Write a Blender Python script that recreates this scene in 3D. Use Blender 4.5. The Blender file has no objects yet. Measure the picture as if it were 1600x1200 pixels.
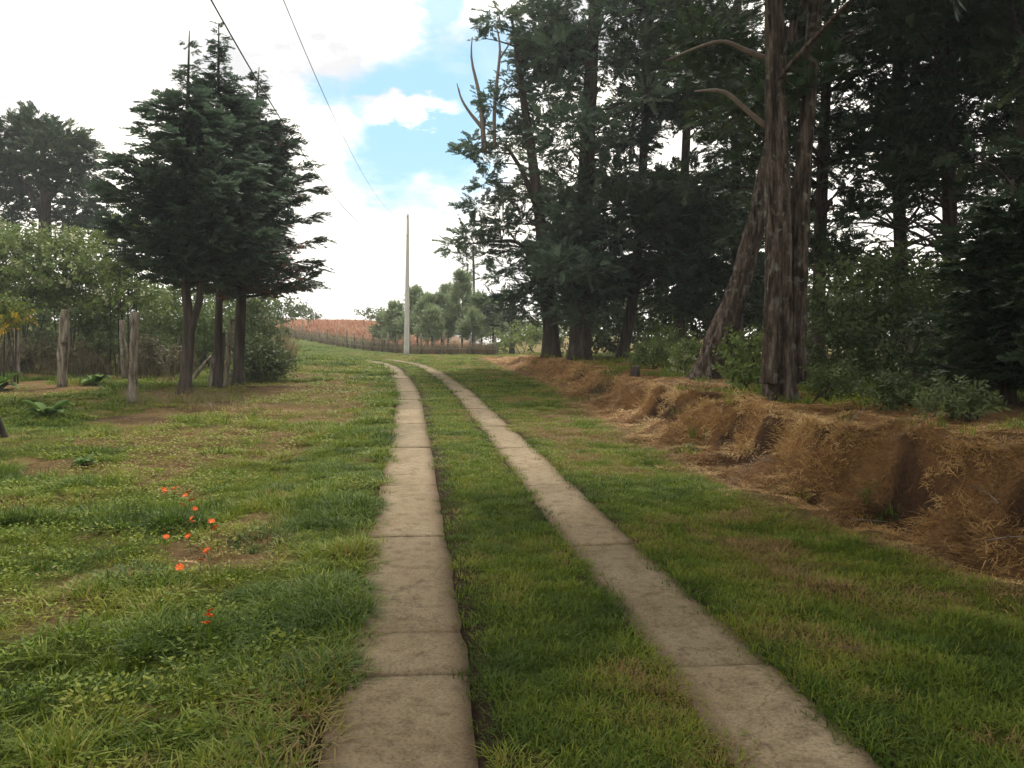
import bpy, math, random
import numpy as np
from mathutils import Vector

random.seed(7)
rng = np.random.default_rng(7)
scn = bpy.context.scene
col = scn.collection
R = math.radians

# ------------------------------------------------------------------ camera
EYE = 1.5
FPX = 1200.0                       # focal length in pixels of the 1600 px wide photograph
PITCH = math.atan(48 / FPX)        # looking slightly down
cd = bpy.data.cameras.new('camera')
cd.sensor_width = 36.0
cd.lens = 36.0 * FPX / 1600
cd.clip_start = 0.05
cd.clip_end = 3000
cam = bpy.data.objects.new('camera', cd)
col.objects.link(cam)
cam.location = (0, 0, EYE)
cam.rotation_euler = (R(90) - PITCH, 0, 0)
scn.camera = cam

# ------------------------------------------------------------------ sky and sun
SUN_EL, SUN_AZ = 56.0, 12.0       # azimuth from +Y (view axis) towards +X
SKY_STRENGTH = 0.1
HAZE = 0.0008
CLOUD = 14.5                       # cloud radiance before the strength


def ray(px, py):
    x, y = (px - 800) / FPX, (600 - py) / FPX
    c, s = math.cos(PITCH), math.sin(PITCH)
    return np.array([x, y * s + c, y * c - s])


def build_world():
    w = bpy.data.worlds.new('World')
    scn.world = w
    w.use_nodes = True
    nt = w.node_tree
    N, L = nt.nodes, nt.links
    N.clear()
    out = N.new('ShaderNodeOutputWorld')
    bg = N.new('ShaderNodeBackground')
    bg.inputs['Strength'].default_value = SKY_STRENGTH
    L.new(bg.outputs[0], out.inputs[0])
    sky = N.new('ShaderNodeTexSky')
    sky.sky_type = 'NISHITA'
    sky.sun_disc = False
    sky.sun_elevation = R(SUN_EL)
    sky.sun_rotation = R(SUN_AZ)
    sky.altitude = 1500
    sky.air_density = 1.0
    sky.dust_density = 0.6
    sky.ozone_density = 1.2
    tc = N.new('ShaderNodeTexCoord')
    nrm = N.new('ShaderNodeVectorMath'); nrm.operation = 'NORMALIZE'
    L.new(tc.outputs['Generated'], nrm.inputs[0])

    def noise(scale, detail, rough, off, vec=None):
        m = N.new('ShaderNodeMapping')
        m.inputs['Location'].default_value = off
        m.inputs['Scale'].default_value = (1, 1, 2.2)
        L.new(vec or nrm.outputs[0], m.inputs[0])
        n = N.new('ShaderNodeTexNoise')
        n.inputs['Scale'].default_value = scale
        n.inputs['Detail'].default_value = detail
        n.inputs['Roughness'].default_value = rough
        L.new(m.outputs[0], n.inputs[0])
        return n

    def math_(op, a, b=None, clamp=False):
        n = N.new('ShaderNodeMath'); n.operation = op; n.use_clamp = clamp
        for i, v in enumerate((a, b)):
            if v is None:
                continue
            if isinstance(v, (int, float)):
                n.inputs[i].default_value = v
            else:
                L.new(v, n.inputs[i])
        return n.outputs[0]

    def ramp(v, a, b):
        n = N.new('ShaderNodeMapRange'); n.interpolation_type = 'SMOOTHSTEP'
        L.new(v, n.inputs[0])
        n.inputs[1].default_value = a
        n.inputs[2].default_value = b
        return n.outputs[0]

    # distortion of the direction, so cloud edges are ragged
    dn = noise(6.5, 8, 0.62, (3.1, 0.4, 7.7))
    sub = N.new('ShaderNodeVectorMath'); sub.operation = 'SUBTRACT'
    L.new(dn.outputs['Color'], sub.inputs[0]); sub.inputs[1].default_value = (0.5, 0.5, 0.5)
    sc_ = N.new('ShaderNodeVectorMath'); sc_.operation = 'SCALE'
    L.new(sub.outputs[0], sc_.inputs[0]); sc_.inputs['Scale'].default_value = 0.17
    add = N.new('ShaderNodeVectorMath'); add.operation = 'ADD'
    L.new(nrm.outputs[0], add.inputs[0]); L.new(sc_.outputs[0], add.inputs[1])
    # broad noise: breaks in the cloud all over the sky
    big = noise(2.1, 6, 0.55, (4.0, 1.3, 0.9))
    gap = ramp(big.outputs['Fac'], 0.64, 0.74)
    # the open gap seen ahead of the camera
    for (px, py, rad, amt) in ((600, 150, 0.060, 1.0), (615, 230, 0.072, 1.0), (680, 130, 0.072, 1.0), (690, 225, 0.078, 1.0), (525, 138, 0.036, 0.9), (690, 25, 0.036, 0.85), (770, 120, 0.06, 0.85), (580, 265, .045, .8), (730, 160, .06, .95)):
        d = ray(px, py); d = d / np.linalg.norm(d)
        ds = N.new('ShaderNodeVectorMath'); ds.operation = 'DISTANCE'
        L.new(add.outputs[0], ds.inputs[0]); ds.inputs[1].default_value = tuple(d)
        b = ramp(ds.outputs['Value'], rad * 1.30, rad * 0.50)
        gap = math_('MAXIMUM', gap, math_('MULTIPLY', b, amt))
    # small clouds floating in the gap
    d = ray(630, 172); d = d / np.linalg.norm(d)
    mp = N.new('ShaderNodeVectorMath'); mp.operation = 'SUBTRACT'
    L.new(add.outputs[0], mp.inputs[0]); mp.inputs[1].default_value = tuple(d)
    ms = N.new('ShaderNodeVectorMath'); ms.operation = 'MULTIPLY'
    L.new(mp.outputs[0], ms.inputs[0]); ms.inputs[1].default_value = (1.0, 1.0, 3.2)
    ln = N.new('ShaderNodeVectorMath'); ln.operation = 'LENGTH'
    L.new(ms.outputs[0], ln.inputs[0])
    puff = ramp(ln.outputs['Value'], 0.065, 0.025)
    gap = math_('MULTIPLY', gap, math_('SUBTRACT', 1.0, puff))
    # cloud body: white with grey-lilac undersides
    body = noise(4.6, 7, 0.55, (1.7, 2.2, 0.3))
    cr = N.new('ShaderNodeValToRGB')
    L.new(body.outputs['Fac'], cr.inputs[0])
    e = cr.color_ramp.elements
    e[0].position = 0.36; e[0].color = (0.48, 0.50, 0.57, 1)
    e[1].position = 0.56; e[1].color = (1.0, 1.0, 1.0, 1)
    cm = N.new('ShaderNodeMix'); cm.data_type = 'RGBA'; cm.blend_type = 'MULTIPLY'
    cm.inputs[0].default_value = 1.0
    L.new(cr.outputs[0], cm.inputs[6]); cm.inputs[7].default_value = (CLOUD, CLOUD * .955, CLOUD * .85, 1)
    # blue of the gap: clear sky with thin veil
    veil = N.new('ShaderNodeMix'); veil.data_type = 'RGBA'; veil.inputs[0].default_value = 0.62
    L.new(sky.outputs[0], veil.inputs[6]); veil.inputs[7].default_value = (CLOUD * .31, CLOUD * .54, CLOUD * .68, 1)
    mx = N.new('ShaderNodeMix'); mx.data_type = 'RGBA'
    L.new(gap, mx.inputs[0]); L.new(cm.outputs[2], mx.inputs[6]); L.new(veil.outputs[2], mx.inputs[7])
    L.new(mx.outputs[2], bg.inputs[0])


build_world()
scn.world.cycles.sampling_method = 'MANUAL'
scn.world.cycles.sample_map_resolution = 512
sd = bpy.data.lights.new('sun', 'SUN')
sd.energy = 3.6
sd.angle = R(10)
sd.color = (1.0, 0.95, 0.86)
sun = bpy.data.objects.new('sun', sd)
col.objects.link(sun)
_d = Vector((math.sin(R(SUN_AZ)) * math.cos(R(SUN_EL)), math.cos(R(SUN_AZ)) * math.cos(R(SUN_EL)), math.sin(R(SUN_EL))))
sun.rotation_euler = _d.to_track_quat('Z', 'Y').to_euler()
sun.location = _d * 60

scn.view_settings.view_transform = 'Standard'
scn.view_settings.look = 'None'
scn.view_settings.gamma = 1.0
scn.view_settings.use_curve_mapping = False
scn.view_settings.exposure = 0.42
scn.render.engine = 'CYCLES'
scn.cycles.max_bounces = 5
scn.cycles.diffuse_bounces = 3
scn.cycles.transmission_bounces = 2
scn.cycles.use_denoising = True
scn.cycles.denoising_prefilter = 'ACCURATE'


# ------------------------------------------------------------------ helpers
def hash2(ix, iy, seed):
    h = (ix.astype(np.int64) * 374761393 + iy.astype(np.int64) * 668265263 + seed * 1442695041) & 0x7fffffff
    h = ((h ^ (h >> 13)) * 1274126177) & 0x7fffffff
    h = (h ^ (h >> 16)) & 0x7fffffff
    return (h % 100003) / 100003.0


def vnoise(x, y, seed=0):
    x = np.asarray(x, float); y = np.asarray(y, float)
    ix, iy = np.floor(x), np.floor(y)
    fx, fy = x - ix, y - iy
    fx = fx * fx * (3 - 2 * fx); fy = fy * fy * (3 - 2 * fy)
    a = hash2(ix, iy, seed); b = hash2(ix + 1, iy, seed)
    c = hash2(ix, iy + 1, seed); d = hash2(ix + 1, iy + 1, seed)
    return a * (1 - fx) * (1 - fy) + b * fx * (1 - fy) + c * (1 - fx) * fy + d * fx * fy


def fbm(x, y, seed=0, o=4):
    s, amp, tot = 0.0, 1.0, 0.0
    for k in range(o):
        s = s + amp * vnoise(np.asarray(x) * 2 ** k, np.asarray(y) * 2 ** k, seed + k * 17)
        tot += amp; amp *= .5
    return s / tot


def smooth(v, a, b):
    t = np.clip((np.asarray(v, float) - a) / (b - a), 0, 1)
    return t * t * (3 - 2 * t)


def table(xs, ys, blur=1.2):
    g = np.arange(-30, 700, .1)
    v = np.interp(g, xs, ys)
    k = np.exp(-0.5 * (np.arange(-40, 41) * .1 / blur) ** 2); k /= k.sum()
    v = np.convolve(np.pad(v, 40, 'edge'), k, 'valid')
    return lambda q: np.interp(q, g, v)


ROADX = table([-30, -6, 0, 2.75, 3.69, 4.86, 6.08, 8.1, 10.7, 15.5, 20, 25.3, 32, 36, 41, 46, 52, 700],
              [4.2, 1.3, .62, .33, .24, .093, -.076, -.344, -.68, -1.33, -1.93, -2.85, -4.24, -5.35, -7.3, -10, -14, -14], 1.0)
ROADZ = table([-30, 6, 8, 10.7, 15.5, 20, 25.3, 32, 36, 49, 60, 80, 700], [0, 0, .07, .16, .25, .4, .61, .89, 1.03, 1.36, 1.5, 1.7, 1.8], 1.2)
TOEX = table([-30, -4, 2, 5.5, 7.2, 11.5, 17, 24, 30, 38, 44, 700], [7.5, 5.0, 3.95, 3.2, 2.55, 2.0, 1.65, 1.2, .15, -1.0, -1.6, -1.6], 0.7)
BANKH = table([-30, 6, 12, 20, 30, 37, 43, 700], [.75, .74, .62, .55, .47, .25, 0, 0], 1.2)


def H(X, Y, detail=True):
    X = np.asarray(X, float); Y = np.asarray(Y, float)
    u = X - ROADX(Y)
    z = ROADZ(Y)
    z = z + .027 * np.clip(-u - 2.5, 0, 22) * smooth(Y, 2, 14) * (1 - smooth(Y, 45, 60) * .5)
    # the far side: meadow rising to the left, red field on the hill
    far = np.clip(Y - 49, 0, 95)
    z = z + far * .042 * smooth(-X, 6, 24) * (1 - .3 * smooth(far, 50, 95))
    z = z + np.clip(Y - 80, 0, 70) * (.043 + .02 * (fbm(X * .05, Y * .03, 8, 2) - .5)) * smooth(-X, 2, 20) + np.clip(Y - 58, 0, 90) * .034 * smooth(X, -12, 4)
    # roadside bank
    s = (X - TOEX(Y)) / 1.35 + ((fbm(X * 1.1, Y * .9, 5) - .5) * .5 + (fbm(X * 3.5, Y * 3.5, 6, 2) - .5) * .16) * (Y < 46)
    b = .42 * smooth(s, 0, .85) + .58 * smooth(s, .52, .80)
    b = b + .05 * np.clip(s - 1, 0, 6)
    hb = BANKH(Y)
    z = z + b * hb
    if detail:
        rough = smooth(np.abs(u), 1.1, 2.5)
        z = z + (fbm(X * .8, Y * .8, 2) - .5) * .16 * rough + (fbm(X * 3.1, Y * 3.1, 3) - .5) * .12 * rough
        onbank = smooth(s, -.1, .3) * (1 - smooth(s, 1.1, 1.7)) * (hb > .15)
        z = z + onbank * ((fbm(X * 2.2, Y * 2.2, 9, 3) - .5) * .24 - .17 * smooth(fbm(X * 1.5, Y * 1.5, 13, 2), .56, .72))
        z = z + (fbm(X * 5, Y * 5, 4, 3) - .5) * .03 * (1 - rough)
    return z


def P(px, py, D):
    d = ray(px, py)
    return np.array([0, 0, EYE]) + d * (D / d[1])


def PG(px, py, near=1.2, far=140):
    d = ray(px, py); d = d / d[1]
    t = np.concatenate([np.arange(near, 40, .02), np.arange(40, far, .1)])
    z = EYE + d[2] * t
    k = np.nonzero(z <= H(d[0] * t, t, False))[0]
    t0 = t[k[0]] if len(k) else far
    return np.array([d[0] * t0, t0, float(H(d[0] * t0, t0))])


def G(px, D):
    x = ray(px, 560)[0] / ray(px, 560)[1] * D
    return np.array([x, D, float(H(x, D))])


def set_props(o, label=None, cat=None, group=None, kind=None):
    if label: o['label'] = label
    if cat: o['category'] = cat
    if group: o['group'] = group
    if kind: o['kind'] = kind
    return o


def empty(name, loc, label, cat, group=None):
    o = bpy.data.objects.new(name, None)
    o.empty_display_size = .2
    o.location = loc
    col.objects.link(o)
    return set_props(o, label, cat, group)


class MB:
    def __init__(self): self.v = []; self.f = []; self.n = 0

    def add(self, v, f):
        v = np.asarray(v, float)
        self.v.append(v)
        self.f += [[i + self.n for i in q] for q in f]
        self.n += len(v)

    def tube(self, pts, rad, sides=8, flute=0.0, fk=5, seed=0, cap=True):
        pts = np.asarray(pts, float); n = len(pts)
        t = np.gradient(pts, axis=0); t /= np.linalg.norm(t, axis=1)[:, None] + 1e-9
        a = np.tile([0., 1., 0.], (n, 1)); a[np.abs(t[:, 1]) > .9] = [1, 0, 0]
        s = np.cross(t, a); s /= np.linalg.norm(s, axis=1)[:, None]
        b = np.cross(s, t)
        ang = np.linspace(0, 2 * np.pi, sides, endpoint=False)
        vv = []
        for i in range(n):
            r = rad[i] * np.ones(sides)
            if flute:
                r = r * (1 + flute * np.sin(ang * fk + seed + .25 * i) + flute * .7 * np.sin(ang * (fk * 2 + 1) + seed * 2 - .4 * i)
                         + flute * .8 * (fbm(ang * 2 + seed, np.full(sides, i * .45 + seed), 11, 3) - .5) * 2)
            vv.append(pts[i] + (np.cos(ang) * r)[:, None] * s[i] + (np.sin(ang) * r)[:, None] * b[i])
        f = []
        for i in range(n - 1):
            for j in range(sides):
                k = (j + 1) % sides
                f.append([i * sides + j, i * sides + k, (i + 1) * sides + k, (i + 1) * sides + j])
        if cap:
            f.append([j for j in range(sides)][::-1]); f.append([(n - 1) * sides + j for j in range(sides)])
        self.add(np.concatenate(vv), f)

    def build(self, name, mat, parent=None, origin=(0, 0, 0), shade=True):
        v = np.concatenate(self.v) - np.asarray(origin)
        me = bpy.data.meshes.new(name)
        me.from_pydata(v.tolist(), [], self.f)
        if shade: me.shade_smooth()
        me.materials.append(mat)
        o = bpy.data.objects.new(name, me)
        col.objects.link(o)
        if parent is not None: o.parent = parent
        else: o.location = origin
        return o


def curve(p0, p1, bend, n=7):
    p0 = np.asarray(p0, float); p1 = np.asarray(p1, float)
    m = (p0 + p1) / 2 + np.asarray(bend, float)
    t = np.linspace(0, 1, n)[:, None]
    return (1 - t) ** 2 * p0 + 2 * t * (1 - t) * m + t * t * p1


def spline(pts, n=24):
    pts = np.asarray(pts, float)
    t = np.linspace(0, len(pts) - 1, n)
    q = np.stack([np.interp(t, range(len(pts)), pts[:, k]) for k in range(pts.shape[1])], 1)
    for _ in range(3):
        q[1:-1] = (q[:-2] + 2 * q[1:-1] + q[2:]) / 4
    return q


# ------------------------------------------------------------------ materials
def mat_new(name):
    m = bpy.data.materials.new(name)
    m.use_nodes = True
    nt = m.node_tree
    nt.nodes.clear()
    out = nt.nodes.new('ShaderNodeOutputMaterial')
    return m, nt.nodes, nt.links, out


def ramp_node(N, stops):
    r = N.new('ShaderNodeValToRGB')
    e = r.color_ramp.elements
    while len(e) < len(stops): e.new(.5)
    for k, (p, c) in enumerate(stops):
        e[k].position = p; e[k].color = (*c, 1)
    return r


def leaf_mat(name, stops, kind='GEOMETRY', trans=.25, rough=.6):
    m, N, L, out = mat_new(name)
    at = N.new('ShaderNodeAttribute'); at.attribute_type = kind; at.attribute_name = 'tint'
    r = ramp_node(N, stops); L.new(at.outputs['Fac'], r.inputs[0])
    b = N.new('ShaderNodeBsdfPrincipled')
    b.inputs['Roughness'].default_value = rough
    b.inputs['Specular IOR Level'].default_value = .25
    L.new(r.outputs[0], b.inputs['Base Color'])
    t = N.new('ShaderNodeBsdfTranslucent'); L.new(r.outputs[0], t.inputs[0])
    x = N.new('ShaderNodeMixShader'); x.inputs[0].default_value = trans
    L.new(b.outputs[0], x.inputs[1]); L.new(t.outputs[0], x.inputs[2])
    L.new(x.outputs[0], out.inputs[0])
    return m


def rough_mat(name, stops, scale=(1, 1, 1), nscale=6, bump=.4, rough=.9, detail=8, dist=.02, spots=None):
    m, N, L, out = mat_new(name)
    tc = N.new('ShaderNodeTexCoord')
    mp = N.new('ShaderNodeMapping'); mp.inputs['Scale'].default_value = scale
    L.new(tc.outputs['Object'], mp.inputs[0])
    n = N.new('ShaderNodeTexNoise'); n.inputs['Scale'].default_value = nscale; n.inputs['Detail'].default_value = detail
    n.inputs['Roughness'].default_value = .65
    L.new(mp.outputs[0], n.inputs[0])
    r = ramp_node(N, stops); L.new(n.outputs['Fac'], r.inputs[0])
    c = r.outputs[0]
    if spots:                                           # patches of another colour (lichen, stains)
        n2 = N.new('ShaderNodeTexNoise'); n2.inputs['Scale'].default_value = spots[1]; n2.inputs['Detail'].default_value = 5
        L.new(tc.outputs['Object'], n2.inputs[0])
        mr = N.new('ShaderNodeMapRange'); mr.inputs[1].default_value = spots[2]; mr.inputs[2].default_value = spots[2] + .1
        L.new(n2.outputs['Fac'], mr.inputs[0])
        mx = N.new('ShaderNodeMix'); mx.data_type = 'RGBA'
        L.new(mr.outputs[0], mx.inputs[0]); L.new(c, mx.inputs[6]); mx.inputs[7].default_value = (*spots[0], 1)
        c = mx.outputs[2]
    b = N.new('ShaderNodeBsdfPrincipled'); b.inputs['Roughness'].default_value = rough
    b.inputs['Specular IOR Level'].default_value = .2
    L.new(c, b.inputs['Base Color'])
    bp = N.new('ShaderNodeBump'); bp.inputs['Strength'].default_value = bump; bp.inputs['Distance'].default_value = dist
    L.new(n.outputs['Fac'], bp.inputs['Height']); L.new(bp.outputs[0], b.inputs['Normal'])
    L.new(b.outputs[0], out.inputs[0])
    return m


M = {}
M['cypress'] = leaf_mat('cypress_foliage', [(0, (.042, .070, .048)), (.55, (.082, .124, .078)), (1, (.13, .17, .09))], trans=.35)
M['cypress_brown'] = leaf_mat('cypress_mixed', [(0, (.042, .070, .048)), (.6, (.082, .124, .078)), (.78, (.10, .13, .075)), (.86, (.18, .095, .07)), (1, (.24, .135, .10))], trans=.22)
M['woodland'] = leaf_mat('woodland_foliage', [(0, (.018, .034, .018)), (.6, (.040, .068, .030)), (1, (.10, .135, .05))], trans=.25)
M['shrub'] = leaf_mat('shrub_leaves', [(0, (.06, .095, .025)), (.55, (.13, .18, .045)), (.85, (.20, .25, .08)), (1, (.40, .40, .24))], trans=.3)
M['shrub_dark'] = leaf_mat('dark_shrub_leaves', [(0, (.035, .055, .018)), (.6, (.075, .105, .034)), (1, (.14, .165, .06))], trans=.28)
M['shrub_bright'] = leaf_mat('bright_shrub_leaves', [(0, (.06, .10, .025)), (.5, (.13, .19, .05)), (1, (.27, .31, .12))], trans=.35)
M['pine'] = leaf_mat('pine_needles', [(0, (.10, .15, .075)), (.6, (.19, .25, .125)), (1, (.30, .36, .19))], trans=.2)
M['yellow'] = leaf_mat('yellow_shrub', [(0, (.07, .11, .02)), (.55, (.15, .19, .03)), (.72, (.45, .30, .02)), (1, (.55, .25, .02))], trans=.3)
M['big_leaf'] = leaf_mat('broad_leaf', [(0, (.045, .095, .015)), (1, (.12, .20, .035))], trans=.3, rough=.65)
M['blade'] = leaf_mat('long_grass_blades', [(0, (.042, .085, .012)), (.5, (.10, .155, .022)), (1, (.19, .22, .05))], trans=.3)
M['scrub'] = leaf_mat('brownish_scrub', [(0, (.05, .045, .022)), (.5, (.11, .095, .045)), (1, (.17, .17, .06))], trans=.2)
M['straw'] = leaf_mat('dry_straw', [(0, (.15, .085, .036)), (.5, (.38, .225, .082)), (1, (.60, .43, .20))], 'INSTANCER', trans=.15)
M['grass'] = leaf_mat('grass_blades', [(0, (.045, .084, .009)), (.35, (.122, .186, .015)), (.58, (.225, .250, .030)), (.78, (.235, .175, .065)), (1, (.30, .19, .09))], 'INSTANCER', trans=.3)
M['crop'] = leaf_mat('dry_red_crop', [(0, (.24, .095, .045)), (.6, (.42, .18, .08)), (1, (.46, .27, .12))], 'INSTANCER', trans=.1)
M['brush'] = leaf_mat('dry_brush', [(0, (.05, .042, .026)), (.5, (.12, .092, .054)), (1, (.27, .20, .11))], 'INSTANCER', trans=.1)
M['bark'] = rough_mat('cypress_bark', [(.36, (.018, .014, .011)), (.47, (.064, .047, .036)), (.56, (.118, .092, .073)), (.68, (.215, .185, .16))], (1, 1, .2), 12, 1.0, dist=.14, spots=((.18, .175, .145), 7, .58), detail=12)
M['bark_dark'] = rough_mat('dark_bark', [(.34, (.018, .014, .011)), (.5, (.045, .034, .027)), (.7, (.10, .085, .07))], (1, 1, .12), 8, .8, dist=.04)
M['dead_wood'] = rough_mat('dead_wood', [(.3, (.10, .075, .058)), (.7, (.22, .18, .15))], (1, 1, .2), 8, .5)
M['post'] = rough_mat('weathered_post', [(.36, (.055, .042, .030)), (.48, (.16, .135, .105)), (.66, (.30, .27, .225))], (1, 1, .16), 14, 1.0, dist=.06, spots=((.06, .045, .032), 5.0, .57), detail=12)
M['pole'] = rough_mat('cast_concrete_pole', [(.35, (.42, .41, .39)), (.65, (.52, .51, .48))], (1, 1, .3), 5, .15)
M['cable'] = rough_mat('black_cable', [(.4, (.02, .02, .022)), (.6, (.035, .035, .04))], nscale=3, bump=.05)
M['metal'] = rough_mat('galvanised_metal', [(.4, (.25, .25, .25)), (.6, (.35, .35, .35))], nscale=12, bump=.1, rough=.5)
M['petal'] = rough_mat('orange_petals', [(.3, (.62, .075, .012)), (.7, (.80, .16, .03))], nscale=20, bump=.1, rough=.6)
M['pollen'] = rough_mat('flower_centre', [(.3, (.55, .22, .02)), (.7, (.65, .35, .04))], nscale=30, bump=.3)
M['stem'] = rough_mat('green_stem', [(.3, (.06, .11, .025)), (.7, (.10, .16, .04))], nscale=20, bump=.1, rough=.6)
M['charred'] = rough_mat('charred_wood', [(.3, (.012, .010, .009)), (.7, (.03, .024, .02))], (1, 1, .2), 8, .6)


def concrete_mat():
    m, N, L, out = mat_new('worn_concrete')
    tc = N.new('ShaderNodeTexCoord'); oi = N.new('ShaderNodeObjectInfo')
    geo = N.new('ShaderNodeNewGeometry')

    def noise(s, d, r=.6):
        n = N.new('ShaderNodeTexNoise'); n.inputs['Scale'].default_value = s; n.inputs['Detail'].default_value = d; n.inputs['Roughness'].default_value = r
        L.new(geo.outputs['Position'], n.inputs[0]); return n
    a = noise(1.1, 6); f = noise(70, 4, .7); g = noise(9, 6, .7)
    r1 = ramp_node(N, [(.3, (.155, .118, .072)), (.5, (.200, .157, .100)), (.7, (.245, .198, .132))]); L.new(a.outputs['Fac'], r1.inputs[0])
    r2 = ramp_node(N, [(.30, (.42, .40, .38)), (.48, (1, 1, 1)), (.66, (1.35, 1.33, 1.3))]); L.new(f.outputs['Fac'], r2.inputs[0])
    r3 = ramp_node(N, [(.34, (.58, .54, .50)), (.54, (1.05, 1.05, 1.05))]); L.new(g.outputs['Fac'], r3.inputs[0])
    c = r1.outputs[0]
    for r in (r2, r3):
        mx = N.new('ShaderNodeMix'); mx.data_type = 'RGBA'; mx.blend_type = 'MULTIPLY'; mx.inputs[0].default_value = .8
        L.new(c, mx.inputs[6]); L.new(r.outputs[0], mx.inputs[7]); c = mx.outputs[2]
    # hairline cracks
    vo = N.new('ShaderNodeTexVoronoi'); vo.feature = 'DISTANCE_TO_EDGE'; vo.inputs['Scale'].default_value = .75
    wn = noise(5, 6); wv = N.new('ShaderNodeVectorMath'); wv.operation = 'MULTIPLY_ADD'
    L.new(wn.outputs['Color'], wv.inputs[0]); wv.inputs[1].default_value = (.25, .25, .25); L.new(geo.outputs['Position'], wv.inputs[2])
    L.new(wv.outputs[0], vo.inputs['Vector'])
    vr = N.new('ShaderNodeMapRange'); vr.inputs[1].default_value = 0; vr.inputs[2].default_value = .006; vr.inputs[3].default_value = .45; vr.inputs[4].default_value = 0
    L.new(vo.outputs['Distance'], vr.inputs[0])
    mc = N.new('ShaderNodeMix'); mc.data_type = 'RGBA'; L.new(vr.outputs[0], mc.inputs[0]); L.new(c, mc.inputs[6]); mc.inputs[7].default_value = (.05, .036, .024, 1)
    c = mc.outputs[2]
    # soil washed on to the slab edges (attribute runs 0 in the middle to 1 at the edge)
    ed = N.new('ShaderNodeAttribute'); ed.attribute_name = 'edge'
    ad = N.new('ShaderNodeMath'); ad.operation = 'ADD'; L.new(ed.outputs['Fac'], ad.inputs[0])
    gm = N.new('ShaderNodeMath'); gm.operation = 'MULTIPLY_ADD'; L.new(g.outputs['Fac'], gm.inputs[0]); gm.inputs[1].default_value = 1.1; gm.inputs[2].default_value = -.55
    L.new(gm.outputs[0], ad.inputs[1])
    mr = N.new('ShaderNodeMapRange'); mr.inputs[1].default_value = .62; mr.inputs[2].default_value = 1.0; mr.inputs[4].default_value = .8; L.new(ad.outputs[0], mr.inputs[0])
    mx = N.new('ShaderNodeMix'); mx.data_type = 'RGBA'; L.new(mr.outputs[0], mx.inputs[0]); L.new(c, mx.inputs[6]); mx.inputs[7].default_value = (.095, .062, .038, 1)
    # every pour has its own tone
    hv = N.new('ShaderNodeMapRange'); L.new(oi.outputs['Random'], hv.inputs[0]); hv.inputs[3].default_value = .86; hv.inputs[4].default_value = 1.12
    ml = N.new('ShaderNodeMix'); ml.data_type = 'RGBA'; ml.blend_type = 'MULTIPLY'; ml.inputs[0].default_value = 1
    L.new(mx.outputs[2], ml.inputs[6]); L.new(hv.outputs[0], ml.inputs[7])
    b = N.new('ShaderNodeBsdfPrincipled'); b.inputs['Roughness'].default_value = .9; b.inputs['Specular IOR Level'].default_value = .15
    L.new(ml.outputs[2], b.inputs['Base Color'])
    bp = N.new('ShaderNodeBump'); bp.inputs['Strength'].default_value = .5; bp.inputs['Distance'].default_value = .006
    L.new(f.outputs['Fac'], bp.inputs['Height']); L.new(bp.outputs[0], b.inputs['Normal'])
    L.new(b.outputs[0], out.inputs[0])
    return m


def ground_mat():
    m, N, L, out = mat_new('earth_and_turf')
    ca = N.new('ShaderNodeVertexColor'); ca.layer_name = 'cover'
    geo = N.new('ShaderNodeNewGeometry')
    n = N.new('ShaderNodeTexNoise'); n.inputs['Scale'].default_value = 26; n.inputs['Detail'].default_value = 8; n.inputs['Roughness'].default_value = .75
    L.new(geo.outputs['Position'], n.inputs[0])
    r = ramp_node(N, [(.3, (.45, .45, .45)), (.5, (.95, .95, .95)), (.72, (1.5, 1.45, 1.35))]); L.new(n.outputs['Fac'], r.inputs[0])
    mx = N.new('ShaderNodeMix'); mx.data_type = 'RGBA'; mx.blend_type = 'MULTIPLY'; mx.inputs[0].default_value = .85
    L.new(ca.outputs[0], mx.inputs[6]); L.new(r.outputs[0], mx.inputs[7])
    b = N.new('ShaderNodeBsdfPrincipled'); b.inputs['Roughness'].default_value = 1; b.inputs['Specular IOR Level'].default_value = .05
    L.new(mx.outputs[2], b.inputs['Base Color'])
    bp = N.new('ShaderNodeBump'); bp.inputs['Strength'].default_value = 1.0; bp.inputs['Distance'].default_value = .08
    L.new(n.outputs['Fac'], bp.inputs['Height']); L.new(bp.outputs[0], b.inputs['Normal'])
    L.new(b.outputs[0], out.inputs[0])
    return m


M['concrete'] = concrete_mat()
M['ground'] = ground_mat()

# ------------------------------------------------------------------ ground
BLOBS = []          # (x, y, rx, ry, amount) of dry / bare places on the left
for (px, py, rx, ry, amt) in ((470, 612, 2.6, 3.2, 1.1), (400, 640, 2.6, 2.2, 1.1), (480, 575, 1.6, 3, .7), (300, 680, 1.9, 1.6, .95), (235, 730, 1.1, .8, .7),
                              (150, 690, 1.5, .7, .4), (60, 960, .7, .45, .9), (150, 860, .6, .35, .55), (20, 800, .9, .5, .6), (260, 800, .5, .3, .5),
                              (430, 1130, .3, .2, .8), (330, 1120, .35, .2, .6), (90, 1130, .4, .2, .7), (560, 830, .25, .3, .7), (480, 800, .5, .3, .35),
                              (1140, 810, .35, .3, .6), (1330, 930, .35, .25, .7), (1090, 690, .4, .6, .6), (1250, 1000, .4, .2, .5), (700, 800, .2, .3, .4), (850, 850, .22, .25, .55)):
    g = PG(px, py)
    BLOBS.append((g[0], g[1], rx, ry, amt))


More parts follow.
